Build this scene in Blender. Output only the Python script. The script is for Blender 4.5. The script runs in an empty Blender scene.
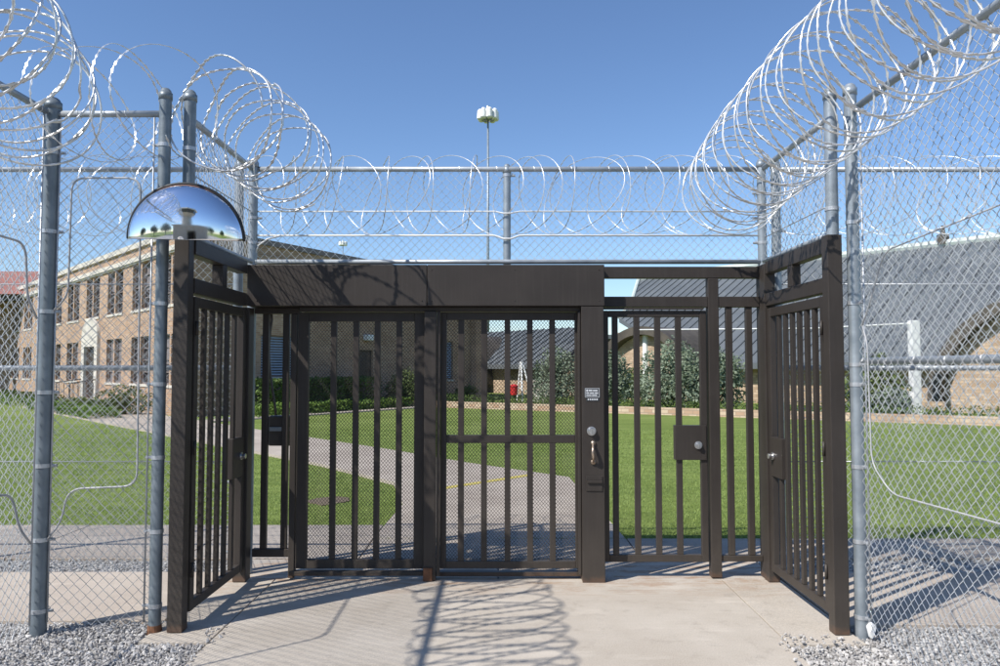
import bpy, bmesh, math, random
from mathutils import Vector, Matrix, noise
random.seed(7)
PI = math.pi
S = bpy.context.scene
C = S.collection
# ---------------------------------------------------------------- camera numbers
F = 750.0; EYE = 1.6; TH = math.atan(35/750.0)
def ray(px, py):
    u = (px-500)/F; v = (333-py)/F
    return (u, math.cos(TH)-v*math.sin(TH), math.sin(TH)+v*math.cos(TH))
def at(px, py, Y):
    r = ray(px, py); k = Y/r[1]
    return Vector((r[0]*k, Y, EYE+r[2]*k))
def gx(px, Y, py=440): return at(px, py, Y).x
def gz(py, Y): return at(500, py, Y).z
# ---------------------------------------------------------------- mesh builder
class MB:
    def __init__(s): s.v = []; s.f = []
    def box(s, x0, x1, y0, y1, z0, z1):
        if x0 > x1: x0, x1 = x1, x0
        if y0 > y1: y0, y1 = y1, y0
        if z0 > z1: z0, z1 = z1, z0
        n = len(s.v)
        s.v += [(x0,y0,z0),(x1,y0,z0),(x1,y1,z0),(x0,y1,z0),(x0,y0,z1),(x1,y0,z1),(x1,y1,z1),(x0,y1,z1)]
        s.f += [tuple(n+i for i in q) for q in ((0,3,2,1),(4,5,6,7),(0,1,5,4),(1,2,6,5),(2,3,7,6),(3,0,4,7))]
        return s
    def tube(s, pts, r, n=8, closed=False, caps=True):
        pts = [Vector(p) for p in pts]; N = len(pts)
        rs = r if isinstance(r, (list, tuple)) else [r]*N
        base = len(s.v); prev = None
        for i, p in enumerate(pts):
            if closed: t = pts[(i+1) % N]-pts[i-1]
            elif i == 0: t = pts[1]-p
            elif i == N-1: t = p-pts[i-1]
            else: t = (pts[i+1]-p).normalized()+(p-pts[i-1]).normalized()
            if t.length < 1e-9: t = Vector((0,0,1))
            t.normalize()
            if prev is None:
                a = Vector((0,0,1)) if abs(t.z) < .9 else Vector((1,0,0))
                a = (a-t*a.dot(t)).normalized()
            else:
                a = prev-t*prev.dot(t)
                a = a.normalized() if a.length > 1e-6 else t.orthogonal().normalized()
            prev = a; b = t.cross(a)
            for k in range(n):
                g = 2*PI*k/n
                s.v.append(tuple(p+(a*math.cos(g)+b*math.sin(g))*rs[i]))
        M = N if closed else N-1
        for i in range(M):
            j = (i+1) % N
            for k in range(n):
                l = (k+1) % n
                s.f.append((base+i*n+k, base+i*n+l, base+j*n+l, base+j*n+k))
        if caps and not closed:
            s.f.append(tuple(base+k for k in range(n))[::-1])
            s.f.append(tuple(base+(N-1)*n+k for k in range(n)))
        return s
    def quad(s, a, b, c, d):
        n = len(s.v); s.v += [tuple(a), tuple(b), tuple(c), tuple(d)]; s.f.append((n,n+1,n+2,n+3)); return s
    def tri(s, a, b, c):
        n = len(s.v); s.v += [tuple(a), tuple(b), tuple(c)]; s.f.append((n,n+1,n+2)); return s
    def prism(s, poly, z0, z1):
        n = len(s.v); k = len(poly)
        ar = sum(poly[i][0]*poly[(i+1)%k][1]-poly[(i+1)%k][0]*poly[i][1] for i in range(k))
        if ar < 0: poly = poly[::-1]
        s.v += [(p[0],p[1],z0) for p in poly]+[(p[0],p[1],z1) for p in poly]
        s.f.append(tuple(n+i for i in range(k))[::-1]); s.f.append(tuple(n+k+i for i in range(k)))
        for i in range(k):
            j = (i+1) % k; s.f.append((n+i, n+j, n+k+j, n+k+i))
        return s
    def slab3(s, poly, off):      # any planar polygon given thickness by the vector off
        n = len(s.v); k = len(poly)
        s.v += [tuple(p) for p in poly]+[tuple(Vector(p)+Vector(off)) for p in poly]
        s.f.append(tuple(n+i for i in range(k))); s.f.append(tuple(n+k+i for i in range(k))[::-1])
        for i in range(k):
            j = (i+1) % k; s.f.append((n+i, n+j, n+k+j, n+k+i))
        return s
    def build(s, name, m, parent=None, smooth=False, bevel=0, fix=False):
        me = bpy.data.meshes.new(name); me.from_pydata(s.v, [], s.f)
        me.materials.append(m)
        if fix:
            bm = bmesh.new(); bm.from_mesh(me); bmesh.ops.recalc_face_normals(bm, faces=bm.faces[:]); bm.to_mesh(me); bm.free()
        if smooth:
            for p in me.polygons: p.use_smooth = True
        me.update()
        o = bpy.data.objects.new(name, me); C.objects.link(o)
        if parent:
            o.parent = parent
            o.matrix_parent_inverse = Matrix.Identity(4)
            if parent.get('_w'): o.location = -world_loc(parent)
        if bevel:
            b = o.modifiers.new('bevel', 'BEVEL'); b.width = bevel; b.segments = 2; b.limit_method = 'ANGLE'
        if smooth:
            pass
        return o
def world_loc(o):
    l = Vector(o.location)
    while o.parent: o = o.parent; l += Vector(o.location)
    return l
def tag(o, label=None, cat=None, group=None, kind=None):
    if label: o['label'] = label
    if cat: o['category'] = cat
    if group: o['group'] = group
    if kind: o['kind'] = kind
    return o
def thing(name, loc, label, cat, group=None):   # Empty at the base; parts are modelled in world coordinates
    o = bpy.data.objects.new(name, None); C.objects.link(o); o.location = loc; o.empty_display_size = .2
    o['_w'] = 1
    return tag(o, label, cat, group)
def part(mb, name, m, parent, smooth=False, bevel=0, fix=False, label=None):
    o = mb.build(name, m, None, smooth, bevel, fix)
    o.parent = parent; o.location = -world_loc(parent)
    if label: o['label'] = label
    return o
def struct(mb, name, m, **k):
    o = mb.build(name, m, **k); o['kind'] = 'structure'; return o
# ---------------------------------------------------------------- materials
def mat(name):
    m = bpy.data.materials.new(name); m.use_nodes = True
    nt = m.node_tree; b = nt.nodes['Principled BSDF']
    return m, nt, b
def N(nt, t, **k):
    n = nt.nodes.new(t)
    for a, v in k.items():
        if a in n.inputs: n.inputs[a].default_value = v
        else: setattr(n, a, v)
    return n
def coords(nt, scale=(1,1,1)):
    tc = N(nt, 'ShaderNodeTexCoord'); mp = N(nt, 'ShaderNodeMapping'); mp.inputs['Scale'].default_value = scale
    nt.links.new(tc.outputs['Object'], mp.inputs['Vector']); return mp.outputs['Vector']
def ramp(nt, fac, stops):
    r = N(nt, 'ShaderNodeValToRGB'); e = r.color_ramp.elements
    while len(e) < len(stops): e.new(.5)
    for i, (p, c) in enumerate(stops): e[i].position = p; e[i].color = (*c, 1) if len(c) == 3 else c
    nt.links.new(fac, r.inputs['Fac']); return r.outputs['Color']
def noi(nt, vec, scale, detail=4, rough=.55):
    n = N(nt, 'ShaderNodeTexNoise'); n.inputs['Scale'].default_value = scale; n.inputs['Detail'].default_value = detail
    n.inputs['Roughness'].default_value = rough
    nt.links.new(vec, n.inputs['Vector']); return n.outputs['Fac']
def mixc(nt, fac, a, b, mode='MIX'):
    m = N(nt, 'ShaderNodeMix', data_type='RGBA', blend_type=mode)
    if isinstance(fac, (int, float)): m.inputs[0].default_value = fac
    else: nt.links.new(fac, m.inputs[0])
    for i, c in ((6, a), (7, b)):
        if isinstance(c, tuple): m.inputs[i].default_value = (*c[:3], 1)
        else: nt.links.new(c, m.inputs[i])
    return m.outputs[2]
def bump(nt, b, h, strength, dist=.01):
    n = N(nt, 'ShaderNodeBump'); n.inputs['Strength'].default_value = strength; n.inputs['Distance'].default_value = dist
    nt.links.new(h, n.inputs['Height']); nt.links.new(n.outputs['Normal'], b.inputs['Normal'])
def simple(name, c1, c2, scale=6, rough=.6, metal=0, bmp=0, bs=60, det=5, spec=None):
    m, nt, b = mat(name); v = coords(nt)
    col = ramp(nt, noi(nt, v, scale, det), [(.3, c1), (.7, c2)])
    nt.links.new(col, b.inputs['Base Color']); b.inputs['Roughness'].default_value = rough; b.inputs['Metallic'].default_value = metal
    if spec is not None: b.inputs['Specular IOR Level'].default_value = spec
    if bmp: bump(nt, b, noi(nt, v, bs, 3), bmp, .01)
    return m
M = {}
def bronze(name):
    m, nt, b = mat(name); v = coords(nt)
    c = ramp(nt, noi(nt, v, 3, 6), [(.3, (.030,.0248,.0212)), (.7, (.041,.034,.029))])
    v2 = coords(nt, (30, 30, 1.5))
    st = ramp(nt, noi(nt, v2, 1.5, 4), [(.5, (0,0,0)), (.8, (.35,.35,.35))])
    c2 = mixc(nt, st, c, (.062,.054,.047))
    sp = ramp(nt, noi(nt, v, 70, 2), [(.76, (0,0,0)), (.82, (.5,.5,.5))])
    c3 = mixc(nt, sp, c2, (.14,.12,.10))
    tc = N(nt, 'ShaderNodeTexCoord'); sx = N(nt, 'ShaderNodeSeparateXYZ'); nt.links.new(tc.outputs['Object'], sx.inputs[0])
    mr = N(nt, 'ShaderNodeMapRange'); mr.inputs[1].default_value = .09; mr.inputs[2].default_value = .0; nt.links.new(sx.outputs['Z'], mr.inputs[0])
    rn = noi(nt, v, 14, 5, .7); mu = N(nt, 'ShaderNodeMath', operation='MULTIPLY'); nt.links.new(mr.outputs[0], mu.inputs[0]); nt.links.new(rn, mu.inputs[1])
    rf = ramp(nt, mu.outputs[0], [(.22, (0,0,0)), (.42, (.5,.5,.5))])
    c3 = mixc(nt, rf, c3, (.15,.075,.04))
    du = N(nt, 'ShaderNodeMapRange'); du.inputs[1].default_value = .7; du.inputs[2].default_value = .0; du.inputs[4].default_value = .45; nt.links.new(sx.outputs['Z'], du.inputs[0])
    dm = N(nt, 'ShaderNodeMath', operation='MULTIPLY'); nt.links.new(du.outputs[0], dm.inputs[0]); nt.links.new(noi(nt, v, 5, 6, .7), dm.inputs[1])
    c3 = mixc(nt, dm.outputs[0], c3, (.13,.11,.09))
    nt.links.new(c3, b.inputs['Base Color']); b.inputs['Roughness'].default_value = .5
    b.inputs['Specular IOR Level'].default_value = .35
    bump(nt, b, noi(nt, v, 25, 3), .12, .004)
    return m
M['bronze'] = bronze('bronze_paint')
M['galv'] = simple('galvanised_pipe', (.20,.235,.265), (.33,.37,.40), 9, .42, .35, .1, 60)
M['galv_light'] = simple('galvanised_fitting', (.36,.38,.40), (.52,.54,.56), 20, .38, .5)
M['wire'] = simple('chain_link_wire', (.50,.52,.53), (.72,.73,.73), 5, .4, .2)
M['galv_dark'] = simple('dark_galvanised_pipe', (.12,.145,.165), (.20,.235,.26), 7, .45, .3, .1, 60)  # darker tone of the galvanised pipe, used on the leftmost near post
M['razor'] = simple('razor_tape_steel', (.58,.58,.57), (.86,.86,.85), 6, .32, .55)
M['rust'] = simple('rusty_steel', (.10,.045,.02), (.22,.10,.05), 20, .8)
M['black'] = simple('black_rubber', (.012,.012,.012), (.02,.02,.02), 10, .5)
M['pink'] = simple('red_brown_gasket', (.35,.16,.12), (.5,.28,.22), 10, .5)
M['steel'] = simple('brushed_steel', (.5,.5,.5), (.65,.65,.64), 30, .28, .9)
M['brass'] = simple('worn_handle', (.30,.22,.16), (.5,.42,.34), 40, .35, .8)
m, nt, b = mat('mirror'); b.inputs['Base Color'].default_value = (.86,.88,.92,1); b.inputs['Metallic'].default_value = 1; mv = coords(nt); nt.links.new(ramp(nt, noi(nt, mv, 9, 6, .7), [(.4, (.02,.02,.02)), (.75, (.16,.16,.16))]), b.inputs['Roughness']); M['mirror'] = m
M['cable'] = simple('grey_conduit', (.30,.31,.32), (.45,.45,.45), 10, .5)
M['cablew'] = simple('pale_conduit', (.6,.6,.58), (.75,.75,.73), 10, .5)
M['galv_rail'] = simple('galvanised_rail', (.27,.30,.325), (.42,.45,.47), 9, .42, .3, .1, 60)
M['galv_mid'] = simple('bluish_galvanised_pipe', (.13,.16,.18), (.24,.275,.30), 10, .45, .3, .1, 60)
# concrete
def concrete(name, a, c, joint=False, rust=False, fine=None):
    m, nt, b = mat(name); v = coords(nt)
    col = ramp(nt, noi(nt, v, .9, 8, .62), [(.32, a), (.66, c)])
    sp = ramp(nt, noi(nt, v, 150, 2), [(.35, (.80,.80,.80)), (.65, (1.08,1.07,1.06))])
    col = mixc(nt, 1.0, col, sp, 'MULTIPLY')
    dk = ramp(nt, noi(nt, v, 7, 7, .7), [(.54, (0,0,0)), (.76, (.55,.55,.55))])
    col = mixc(nt, dk, col, tuple(x*.62 for x in a))
    sp2 = ramp(nt, noi(nt, v, 28, 3, .6), [(.70, (0,0,0)), (.74, (.5,.5,.5))])
    col = mixc(nt, sp2, col, tuple(x*.5 for x in a))
    pale = ramp(nt, noi(nt, coords(nt, (.6, 2.2, 1)), 2.3, 5, .6), [(.55, (0,0,0)), (.75, (.4,.4,.4))])
    col = mixc(nt, pale, col, tuple(min(1, x*1.25) for x in c))
    if rust:
        rr = ramp(nt, noi(nt, coords(nt, (1.6, 5, 1)), 2.0, 6, .7), [(.46, (0,0,0)), (.66, (.85,.85,.85))])
        sx = N(nt, 'ShaderNodeSeparateXYZ'); tc = N(nt, 'ShaderNodeTexCoord'); nt.links.new(tc.outputs['Object'], sx.inputs[0])
        mr = N(nt, 'ShaderNodeMapRange'); mr.inputs[1].default_value = 5.25; mr.inputs[2].default_value = 5.75
        nt.links.new(sx.outputs['Y'], mr.inputs[0])
        mu = N(nt, 'ShaderNodeMath', operation='MULTIPLY'); nt.links.new(mr.outputs[0], mu.inputs[0])
        rg = N(nt, 'ShaderNodeRGBToBW'); nt.links.new(rr, rg.inputs[0]); nt.links.new(rg.outputs[0], mu.inputs[1])
        col = mixc(nt, mu.outputs[0], col, (.30,.17,.09))
    nt.links.new(col, b.inputs['Base Color']); b.inputs['Roughness'].default_value = .88; b.inputs['Specular IOR Level'].default_value = .25
    wa = N(nt, 'ShaderNodeTexWave', bands_direction='Y'); wa.inputs['Scale'].default_value = 11; wa.inputs['Distortion'].default_value = .8
    nt.links.new(v, wa.inputs['Vector'])
    ad = N(nt, 'ShaderNodeMath', operation='ADD'); nt.links.new(wa.outputs['Fac'], ad.inputs[0])
    nn = noi(nt, v, 120, 3); nt.links.new(nn, ad.inputs[1]); bump(nt, b, ad.outputs[0], .25, .003)
    return m
M['concrete'] = concrete('slab_concrete', (.42,.37,.305), (.53,.48,.41), rust=True)
M['walk'] = concrete('walk_concrete', (.35,.30,.25), (.46,.405,.34))
M['apron'] = concrete('tan_concrete', (.40,.34,.28), (.50,.44,.37))
# gravel
m, nt, b = mat('gravel_ground'); v = coords(nt)
vo = N(nt, 'ShaderNodeTexVoronoi'); vo.inputs['Scale'].default_value = 38; nt.links.new(v, vo.inputs['Vector'])
bw = N(nt, 'ShaderNodeRGBToBW'); nt.links.new(vo.outputs['Color'], bw.inputs[0])
col = ramp(nt, bw.outputs[0], [(.2, (.22,.21,.20)), (.5, (.36,.35,.33)), (.85, (.52,.51,.49))])
nt.links.new(col, b.inputs['Base Color']); b.inputs['Roughness'].default_value = .9; bump(nt, b, vo.outputs['Distance'], .9, .02); M['gravel'] = m
m, nt, b = mat('gravel_stone'); v = coords(nt)
wn = N(nt, 'ShaderNodeTexVoronoi'); wn.inputs['Scale'].default_value = 30; nt.links.new(v, wn.inputs['Vector'])
bw = N(nt, 'ShaderNodeRGBToBW'); nt.links.new(wn.outputs['Color'], bw.inputs[0])
col = ramp(nt, bw.outputs[0], [(.15, (.28,.265,.25)), (.5, (.40,.385,.365)), (.85, (.56,.54,.51))])
nt.links.new(col, b.inputs['Base Color']); b.inputs['Roughness'].default_value = .85; M['stone'] = m
# lawn
m, nt, b = mat('lawn'); v = coords(nt)
c1 = ramp(nt, noi(nt, v, .35, 6), [(.3, (.165,.225,.054)), (.7, (.225,.29,.085))])
c2 = ramp(nt, noi(nt, v, 55, 4, .7), [(.3, (.6,.62,.55)), (.7, (1.25,1.22,1.2))])
c = mixc(nt, 1.0, c1, c2, 'MULTIPLY')
mow = ramp(nt, noi(nt, coords(nt, (.25, 2.2, 1)), 1.6, 3, .5), [(.42, (.86,.88,.84)), (.58, (1.12,1.10,1.08))])
c = mixc(nt, 1.0, c, mow, 'MULTIPLY')
dry = ramp(nt, noi(nt, v, 1.7, 7, .7), [(.54, (0,0,0)), (.74, (.6,.6,.6))])
c = mixc(nt, dry, c, (.22,.25,.08))
nt.links.new(c, b.inputs['Base Color']); b.inputs['Roughness'].default_value = .95; b.inputs['Specular IOR Level'].default_value = .15
bump(nt, b, noi(nt, v, 70, 4, .7), .8, .03); M['lawn'] = m
def leafmat(name, a, c, sc=2.0, tr=.15):
    m, nt, b = mat(name); v = coords(nt)
    c1 = ramp(nt, noi(nt, v, sc, 4), [(.32, a), (.68, c)])
    c2 = ramp(nt, noi(nt, v, 30, 2), [(.3, (.65,.65,.65)), (.7, (1.3,1.3,1.25))])
    cc = mixc(nt, 1.0, c1, c2, 'MULTIPLY')
    nt.links.new(cc, b.inputs['Base Color']); b.inputs['Roughness'].default_value = .6; b.inputs['Specular IOR Level'].default_value = .3
    t = N(nt, 'ShaderNodeBsdfTranslucent'); nt.links.new(cc, t.inputs['Color'])
    mx = N(nt, 'ShaderNodeMixShader'); mx.inputs[0].default_value = tr
    out = nt.nodes['Material Output']
    nt.links.new(b.outputs[0], mx.inputs[1]); nt.links.new(t.outputs[0], mx.inputs[2]); nt.links.new(mx.outputs[0], out.inputs['Surface'])
    return m
M['grass'] = leafmat('grass_blade', (.21,.285,.07), (.30,.385,.12), 1.5, .25)
M['spruce'] = leafmat('juniper_needles', (.14,.18,.115), (.25,.30,.22), 1.2, .1)
M['olive'] = leafmat('olive_shrub_leaf', (.09,.125,.04), (.16,.20,.07), 1.2)
M['hedge'] = leafmat('hedge_leaf', (.06,.10,.028), (.13,.19,.045), 3)
M['lime'] = leafmat('low_plant_leaf', (.10,.17,.03), (.17,.26,.05), 3)
M['tree'] = leafmat('tree_leaf', (.035,.06,.016), (.085,.13,.035), .5)
M['bark'] = simple('bark', (.08,.06,.045), (.16,.12,.09), 8, .9, 0, .4, 20)
def brick(name, a, b_, mortar, scale=1.0, rough=.88, op='ADD'):
    m, nt, b = mat(name); tc = N(nt, 'ShaderNodeTexCoord'); sx = N(nt, 'ShaderNodeSeparateXYZ'); nt.links.new(tc.outputs['Object'], sx.inputs[0])
    cb = N(nt, 'ShaderNodeCombineXYZ')
    ad = N(nt, 'ShaderNodeMath', operation=op); nt.links.new(sx.outputs['X'], ad.inputs[0]); nt.links.new(sx.outputs['Y'], ad.inputs[1])
    nt.links.new(ad.outputs[0], cb.inputs['X']); nt.links.new(sx.outputs['Z'], cb.inputs['Y'])
    br = N(nt, 'ShaderNodeTexBrick'); nt.links.new(cb.outputs[0], br.inputs['Vector'])
    br.inputs['Scale'].default_value = scale; br.inputs['Brick Width'].default_value = .24; br.inputs['Row Height'].default_value = .08
    br.inputs['Mortar Size'].default_value = .008; br.inputs['Color1'].default_value = (*a, 1); br.inputs['Color2'].default_value = (*b_, 1); br.inputs['Mortar'].default_value = (*mortar, 1)
    st = ramp(nt, noi(nt, tc.outputs['Object'], .8, 6, .65), [(.3, (.82,.8,.78)), (.7, (1.1,1.1,1.1))])
    c = mixc(nt, 1.0, br.outputs['Color'], st, 'MULTIPLY')
    nt.links.new(c, b.inputs['Base Color']); b.inputs['Roughness'].default_value = rough; bump(nt, b, br.outputs['Fac'], -.3, .01)
    return m
M['brick'] = brick('buff_brick', (.33,.20,.125), (.46,.31,.205), (.40,.33,.26))
M['tanbrick'] = brick('tan_stone_brick', (.36,.25,.165), (.56,.43,.31), (.30,.24,.18), .7, op='SUBTRACT')
M['border'] = brick('pink_border_stone', (.44,.28,.18), (.60,.48,.35), (.34,.26,.19), .6, op='SUBTRACT')
M['cream'] = simple('cream_stone', (.48,.44,.38), (.60,.56,.49), 3, .75)
M['white'] = simple('white_paint', (.68,.68,.66), (.8,.8,.78), 3, .55)
M['glass'] = simple('dark_window_glass', (.045,.042,.045), (.11,.10,.10), 1.2, .15)
M['sash'] = simple('grey_brown_sash', (.16,.13,.12), (.22,.18,.17), 5, .6)
M['shade'] = simple('faded_roller_blind', (.15,.13,.13), (.23,.20,.20), 3, .7)
M['blind'] = simple('blue_blind', (.24,.29,.35), (.32,.38,.44), 4, .6)
M['darkmetal'] = simple('dark_door', (.04,.035,.03), (.07,.06,.05), 4, .5)
M['redtile'] = simple('red_roof', (.25,.095,.07), (.34,.15,.115), 3, .8, 0, .4, 12)
M['roofmetal'] = simple('standing_seam_metal', (.105,.118,.125), (.15,.165,.17), .7, .55, .15)
m, nt, b = mat('streaked_seam_metal'); v = coords(nt)
c = ramp(nt, noi(nt, v, .35, 6, .6), [(.3, (.095,.107,.115)), (.7, (.15,.165,.17))])
c = mixc(nt, ramp(nt, noi(nt, coords(nt, (3, 1.5, .3)), 1.3, 6, .7), [(.5, (0,0,0)), (.75, (.5,.5,.5))]), c, (.20,.21,.205))
nt.links.new(c, b.inputs['Base Color']); b.inputs['Roughness'].default_value = .55; b.inputs['Metallic'].default_value = .15; M['roofmetal'] = m
M['seam'] = simple('roof_seam', (.085,.094,.10), (.11,.12,.125), 2, .6, .15)
M['ridge'] = simple('pale_ridge_cap', (.42,.48,.44), (.55,.60,.55), 2, .6)
M['arch'] = simple('dark_arch_fascia', (.05,.043,.035), (.10,.085,.065), 2, .7)
M['red'] = simple('red_plastic', (.5,.02,.02), (.6,.04,.04), 3, .5)
M['yellow'] = simple('yellow_paint', (.45,.37,.08), (.58,.48,.12), 12, .7)
M['signdark'] = simple('placard_black', (.03,.035,.04), (.05,.055,.06), 5, .4)
M['signtext'] = simple('placard_silver', (.5,.52,.54), (.62,.64,.66), 5, .5)
M['tower'] = simple('tan_stucco', (.42,.36,.28), (.5,.44,.36), 2, .85)

# ---------------------------------------------------------------- ground
struct(MB().box(-900, 900, -900, 900, -.4, -.06), 'ground', M['lawn'])
struct(MB().box(-16, 16, -45, 6.42, -.055, -.03), 'gravel_bed', M['gravel'])
mb = MB()
mb.box(-1.70, 1.675, 1.9, 5.775, -.1, 0); mb.box(-1.70, 1.675, -2.2, 1.885, -.1, 0)
for k in range(9): mb.box(-1.70, 1.675, -2.2-4*(k+1)+.012, -2.2-4*k, -.1, 0)
mb.box(-2.12, -1.712, 4.47, 5.775, -.1, -.004); mb.box(1.687, 2.13, 4.44, 5.775, -.1, -.004)
mb.box(-2.12, -.02, 5.79, 6.40, -.1, -.01); mb.box(-.008, 2.13, 5.79, 6.40, -.1, -.01)
struct(mb, 'concrete_slab', M['concrete'], bevel=.004)
mb = MB()
for sgn, xs in ((-1, 2.14), (1, 2.15)):
    for k in range(7):
        a = xs+k*1.8; mb.box(sgn*a, sgn*(a+1.79), 4.86 if sgn < 0 else 4.78, 6.0, -.1, -.006)
struct(mb, 'concrete_apron', M['apron'], bevel=.004)
mb = MB()
for k in range(9):
    a = 1.2+k*1.5; mb.box(-a, -(a+1.488), 6.43, 7.78, -.1, -.008)
    mb.box(a, a+1.488, 6.43, 7.17, -.1, -.008)
mb.box(-1.188, 1.188, 6.415, 7.16, -.1, -.008)
struct(mb, 'sidewalk', M['walk'], bevel=.004)
PATH = [(-1.188,7.78),(-1.188,7.175),(1.188,7.175),(1.14,8.5),(1.02,11.2),(-.55,12.9),(-2.2,15.0),(-18,33.3),(-20,31.5),(-3.0,12.7),(-1.5,10.7),(-1.15,9)]
struct(MB().prism(PATH, -.1, -.012), 'path', M['walk'])
BPATH = [(-9.0,22.6),(-1.9,33.2),(-2.3,33.6),(-9.6,23.1)]
struct(MB().prism([(p[0]+.0, p[1]-.0) for p in BPATH], -.1, -.02), 'building_path', M['walk'])
a = Vector((-.80,10.1)); c_ = Vector((.46,11.4)); n_ = Vector((-(c_-a).y, (c_-a).x)).normalized()*.07
struct(MB().prism([tuple(a-n_), tuple(c_-n_), tuple(c_+n_), tuple(a+n_)], -.012, -.007), 'painted_line', M['yellow'])
def inpoly(x, y, P):
    r = False; j = len(P)-1
    for i in range(len(P)):
        if (P[i][1] > y) != (P[j][1] > y) and x < (P[j][0]-P[i][0])*(y-P[i][1])/(P[j][1]-P[i][1])+P[i][0]: r = not r
        j = i
    return r
def blob(cx, cy, rx, ry, n=22):
    return [(cx+math.cos(2*PI*k/n)*rx*(1+.35*noise.noise((k*.6, cx, cy))), cy+math.sin(2*PI*k/n)*ry*(1+.35*noise.noise((k*.6, cy, cx)))) for k in range(n)]
M['soil'] = simple('bare_soil', (.10,.075,.05), (.17,.13,.085), 25, .95, 0, .5, 60)
WORN = blob(-2.12, 9.45, .24, .30)
struct(MB().prism(WORN, -.075, -.050), 'soil_patch', M['soil'])
# grass blades on the nearer lawn
mb = MB(); cnt = 0
while cnt < 170000:
    y = 7.15+13*random.random()**2.1; lim = y*.70+.6
    x = random.uniform(-lim, lim)
    if x < 0 and y < 7.775 or y < 7.165:
        if random.random() < .93 or not (7.735 < y if x < -1.2 else 7.12 < y): continue
    if inpoly(x, y, PATH) or (inpoly(x, y, WORN) and random.random() < .85): continue
    h = random.uniform(.014, .036)*(1+.25*noise.noise((x*2, y*2, 0))); w = random.uniform(.002, .0045)*(1+max(0, y-8)*.12); g = random.uniform(0, PI)
    dx, dy = math.cos(g)*w, math.sin(g)*w; lx, ly = random.gauss(0, .014), random.gauss(0, .014)
    zb_g = -.062 if (y > 7.78 or (x > 0 and y > 7.17)) else -.02
    mb.tri((x-dx, y-dy, zb_g), (x+dx, y+dy, zb_g), (x+lx, y+ly, zb_g+h)); cnt += 1
tag(mb.build('grass', M['grass']), 'short mown green lawn grass beyond the gates', 'grass', kind='stuff')
# loose stones
PHI = (1+5**.5)/2
ICO = [Vector(p).normalized() for p in [(-1,PHI,0),(1,PHI,0),(-1,-PHI,0),(1,-PHI,0),(0,-1,PHI),(0,1,PHI),(0,-1,-PHI),(0,1,-PHI),(PHI,0,-1),(PHI,0,1),(-PHI,0,-1),(-PHI,0,1)]]
ICF = [(0,11,5),(0,5,1),(0,1,7),(0,7,10),(0,10,11),(1,5,9),(5,11,4),(11,10,2),(10,7,6),(7,1,8),(3,9,4),(3,4,2),(3,2,6),(3,6,8),(3,8,9),(4,9,5),(2,4,11),(6,2,10),(8,6,7),(9,8,1)]
def stones(regions, mb):
    for (x0, x1, y0, y1, n, zb) in regions:
        for _ in range(n):
            x, y = random.uniform(x0, x1), random.uniform(y0, y1)
            r = random.choice((.005, .007, .008, .010, .013)); rot = Matrix.Rotation(random.random()*6, 3, Vector((random.random()-.5, random.random()-.5, random.random()-.5)).normalized())
            sc = Vector((random.uniform(.8, 1.6), random.uniform(.7, 1.2), random.uniform(.5, .9)))*r
            n0 = len(mb.v); c0 = Vector((x, y, zb+random.uniform(0, .012)))
            for p in ICO:
                q = rot @ (Vector((p.x*sc.x, p.y*sc.y, p.z*sc.z))*random.uniform(.82, 1.12)); mb.v.append(tuple(q+c0))
            mb.f += [(n0+a, n0+b2, n0+c2) for a, b2, c2 in ICF]
mb = MB()
stones([(-3.6,-1.72,3.7,4.85,8500,-.028), (-2.1,-1.71,3.7,4.46,500,-.02), (1.69,3.6,3.6,4.76,8500,-.028), (-5.4,-2.14,6.01,6.42,2100,-.028), (2.15,6.0,6.01,6.42,2100,-.028),
        (-1.78,-1.66,3.8,4.7,60,.004), (1.6,1.75,3.6,4.6,70,.006), (1.7,2.1,4.3,4.55,60,.004)], mb)
tag(mb.build('gravel', M['stone']), 'loose pale grey gravel stones beside the concrete slab', 'gravel', kind='stuff')
# a white paper scrap/rock at the foot of the right pipe
mb = MB()
for k in range(12):
    p = ICO[k]; mb.v.append((2.20+p.x*.028*(1+.3*math.sin(k*3)), 4.52+p.y*.02, .045+p.z*.05*(1+.25*math.cos(k*5))))
mb.f += ICF
tag(mb.build('rock', M['white']), 'small white upright rock at the foot of the right galvanised pipe', 'rock')

# ---------------------------------------------------------------- steel gateway (front)
BR = M['bronze']
def bb(x0, x1, y0, y1, z0, z1, name, par, m=None, bev=.004, label=None):
    return part(MB().box(x0, x1, y0, y1, z0, z1), name, m or BR, par, bevel=bev, label=label)
YL = 5.80
G = thing('steel_gateway', (0, 5.8, 0), 'dark brown steel front gateway with deep header box, thick centre post and three barred panels', 'gate')
xs_ = gx(427, 5.67, 285)
hb_ = MB().box(-1.895, gx(604.5, 5.67, 285)-.003, 5.931, 6.12, 2.073, 2.382)
hd = part(MB().box(gx(247, 5.67, 285), xs_-.0015, 5.67, 5.93, 2.07, 2.385).box(xs_+.0015, gx(604.5, 5.67, 285), 5.668, 5.93, 2.07, 2.385), 'header_box', BR, G, bevel=.005)
part(hb_, 'header_back', BR, hd, bevel=.004)
# top flashing lip and rivets on the header
for px in (257, 340, 422, 432, 515, 599):
    for z in (2.11, 2.345):
        x = gx(px, 5.67, 285); part(MB().tube([(x, 5.668, z), (x, 5.6645, z)], [.005, .003], 8), 'rivet', BR, hd)
bb(gx(300, YL), gx(582, YL), 5.74, 5.88, 2.035, 2.068, 'slide_track', G)
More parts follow.
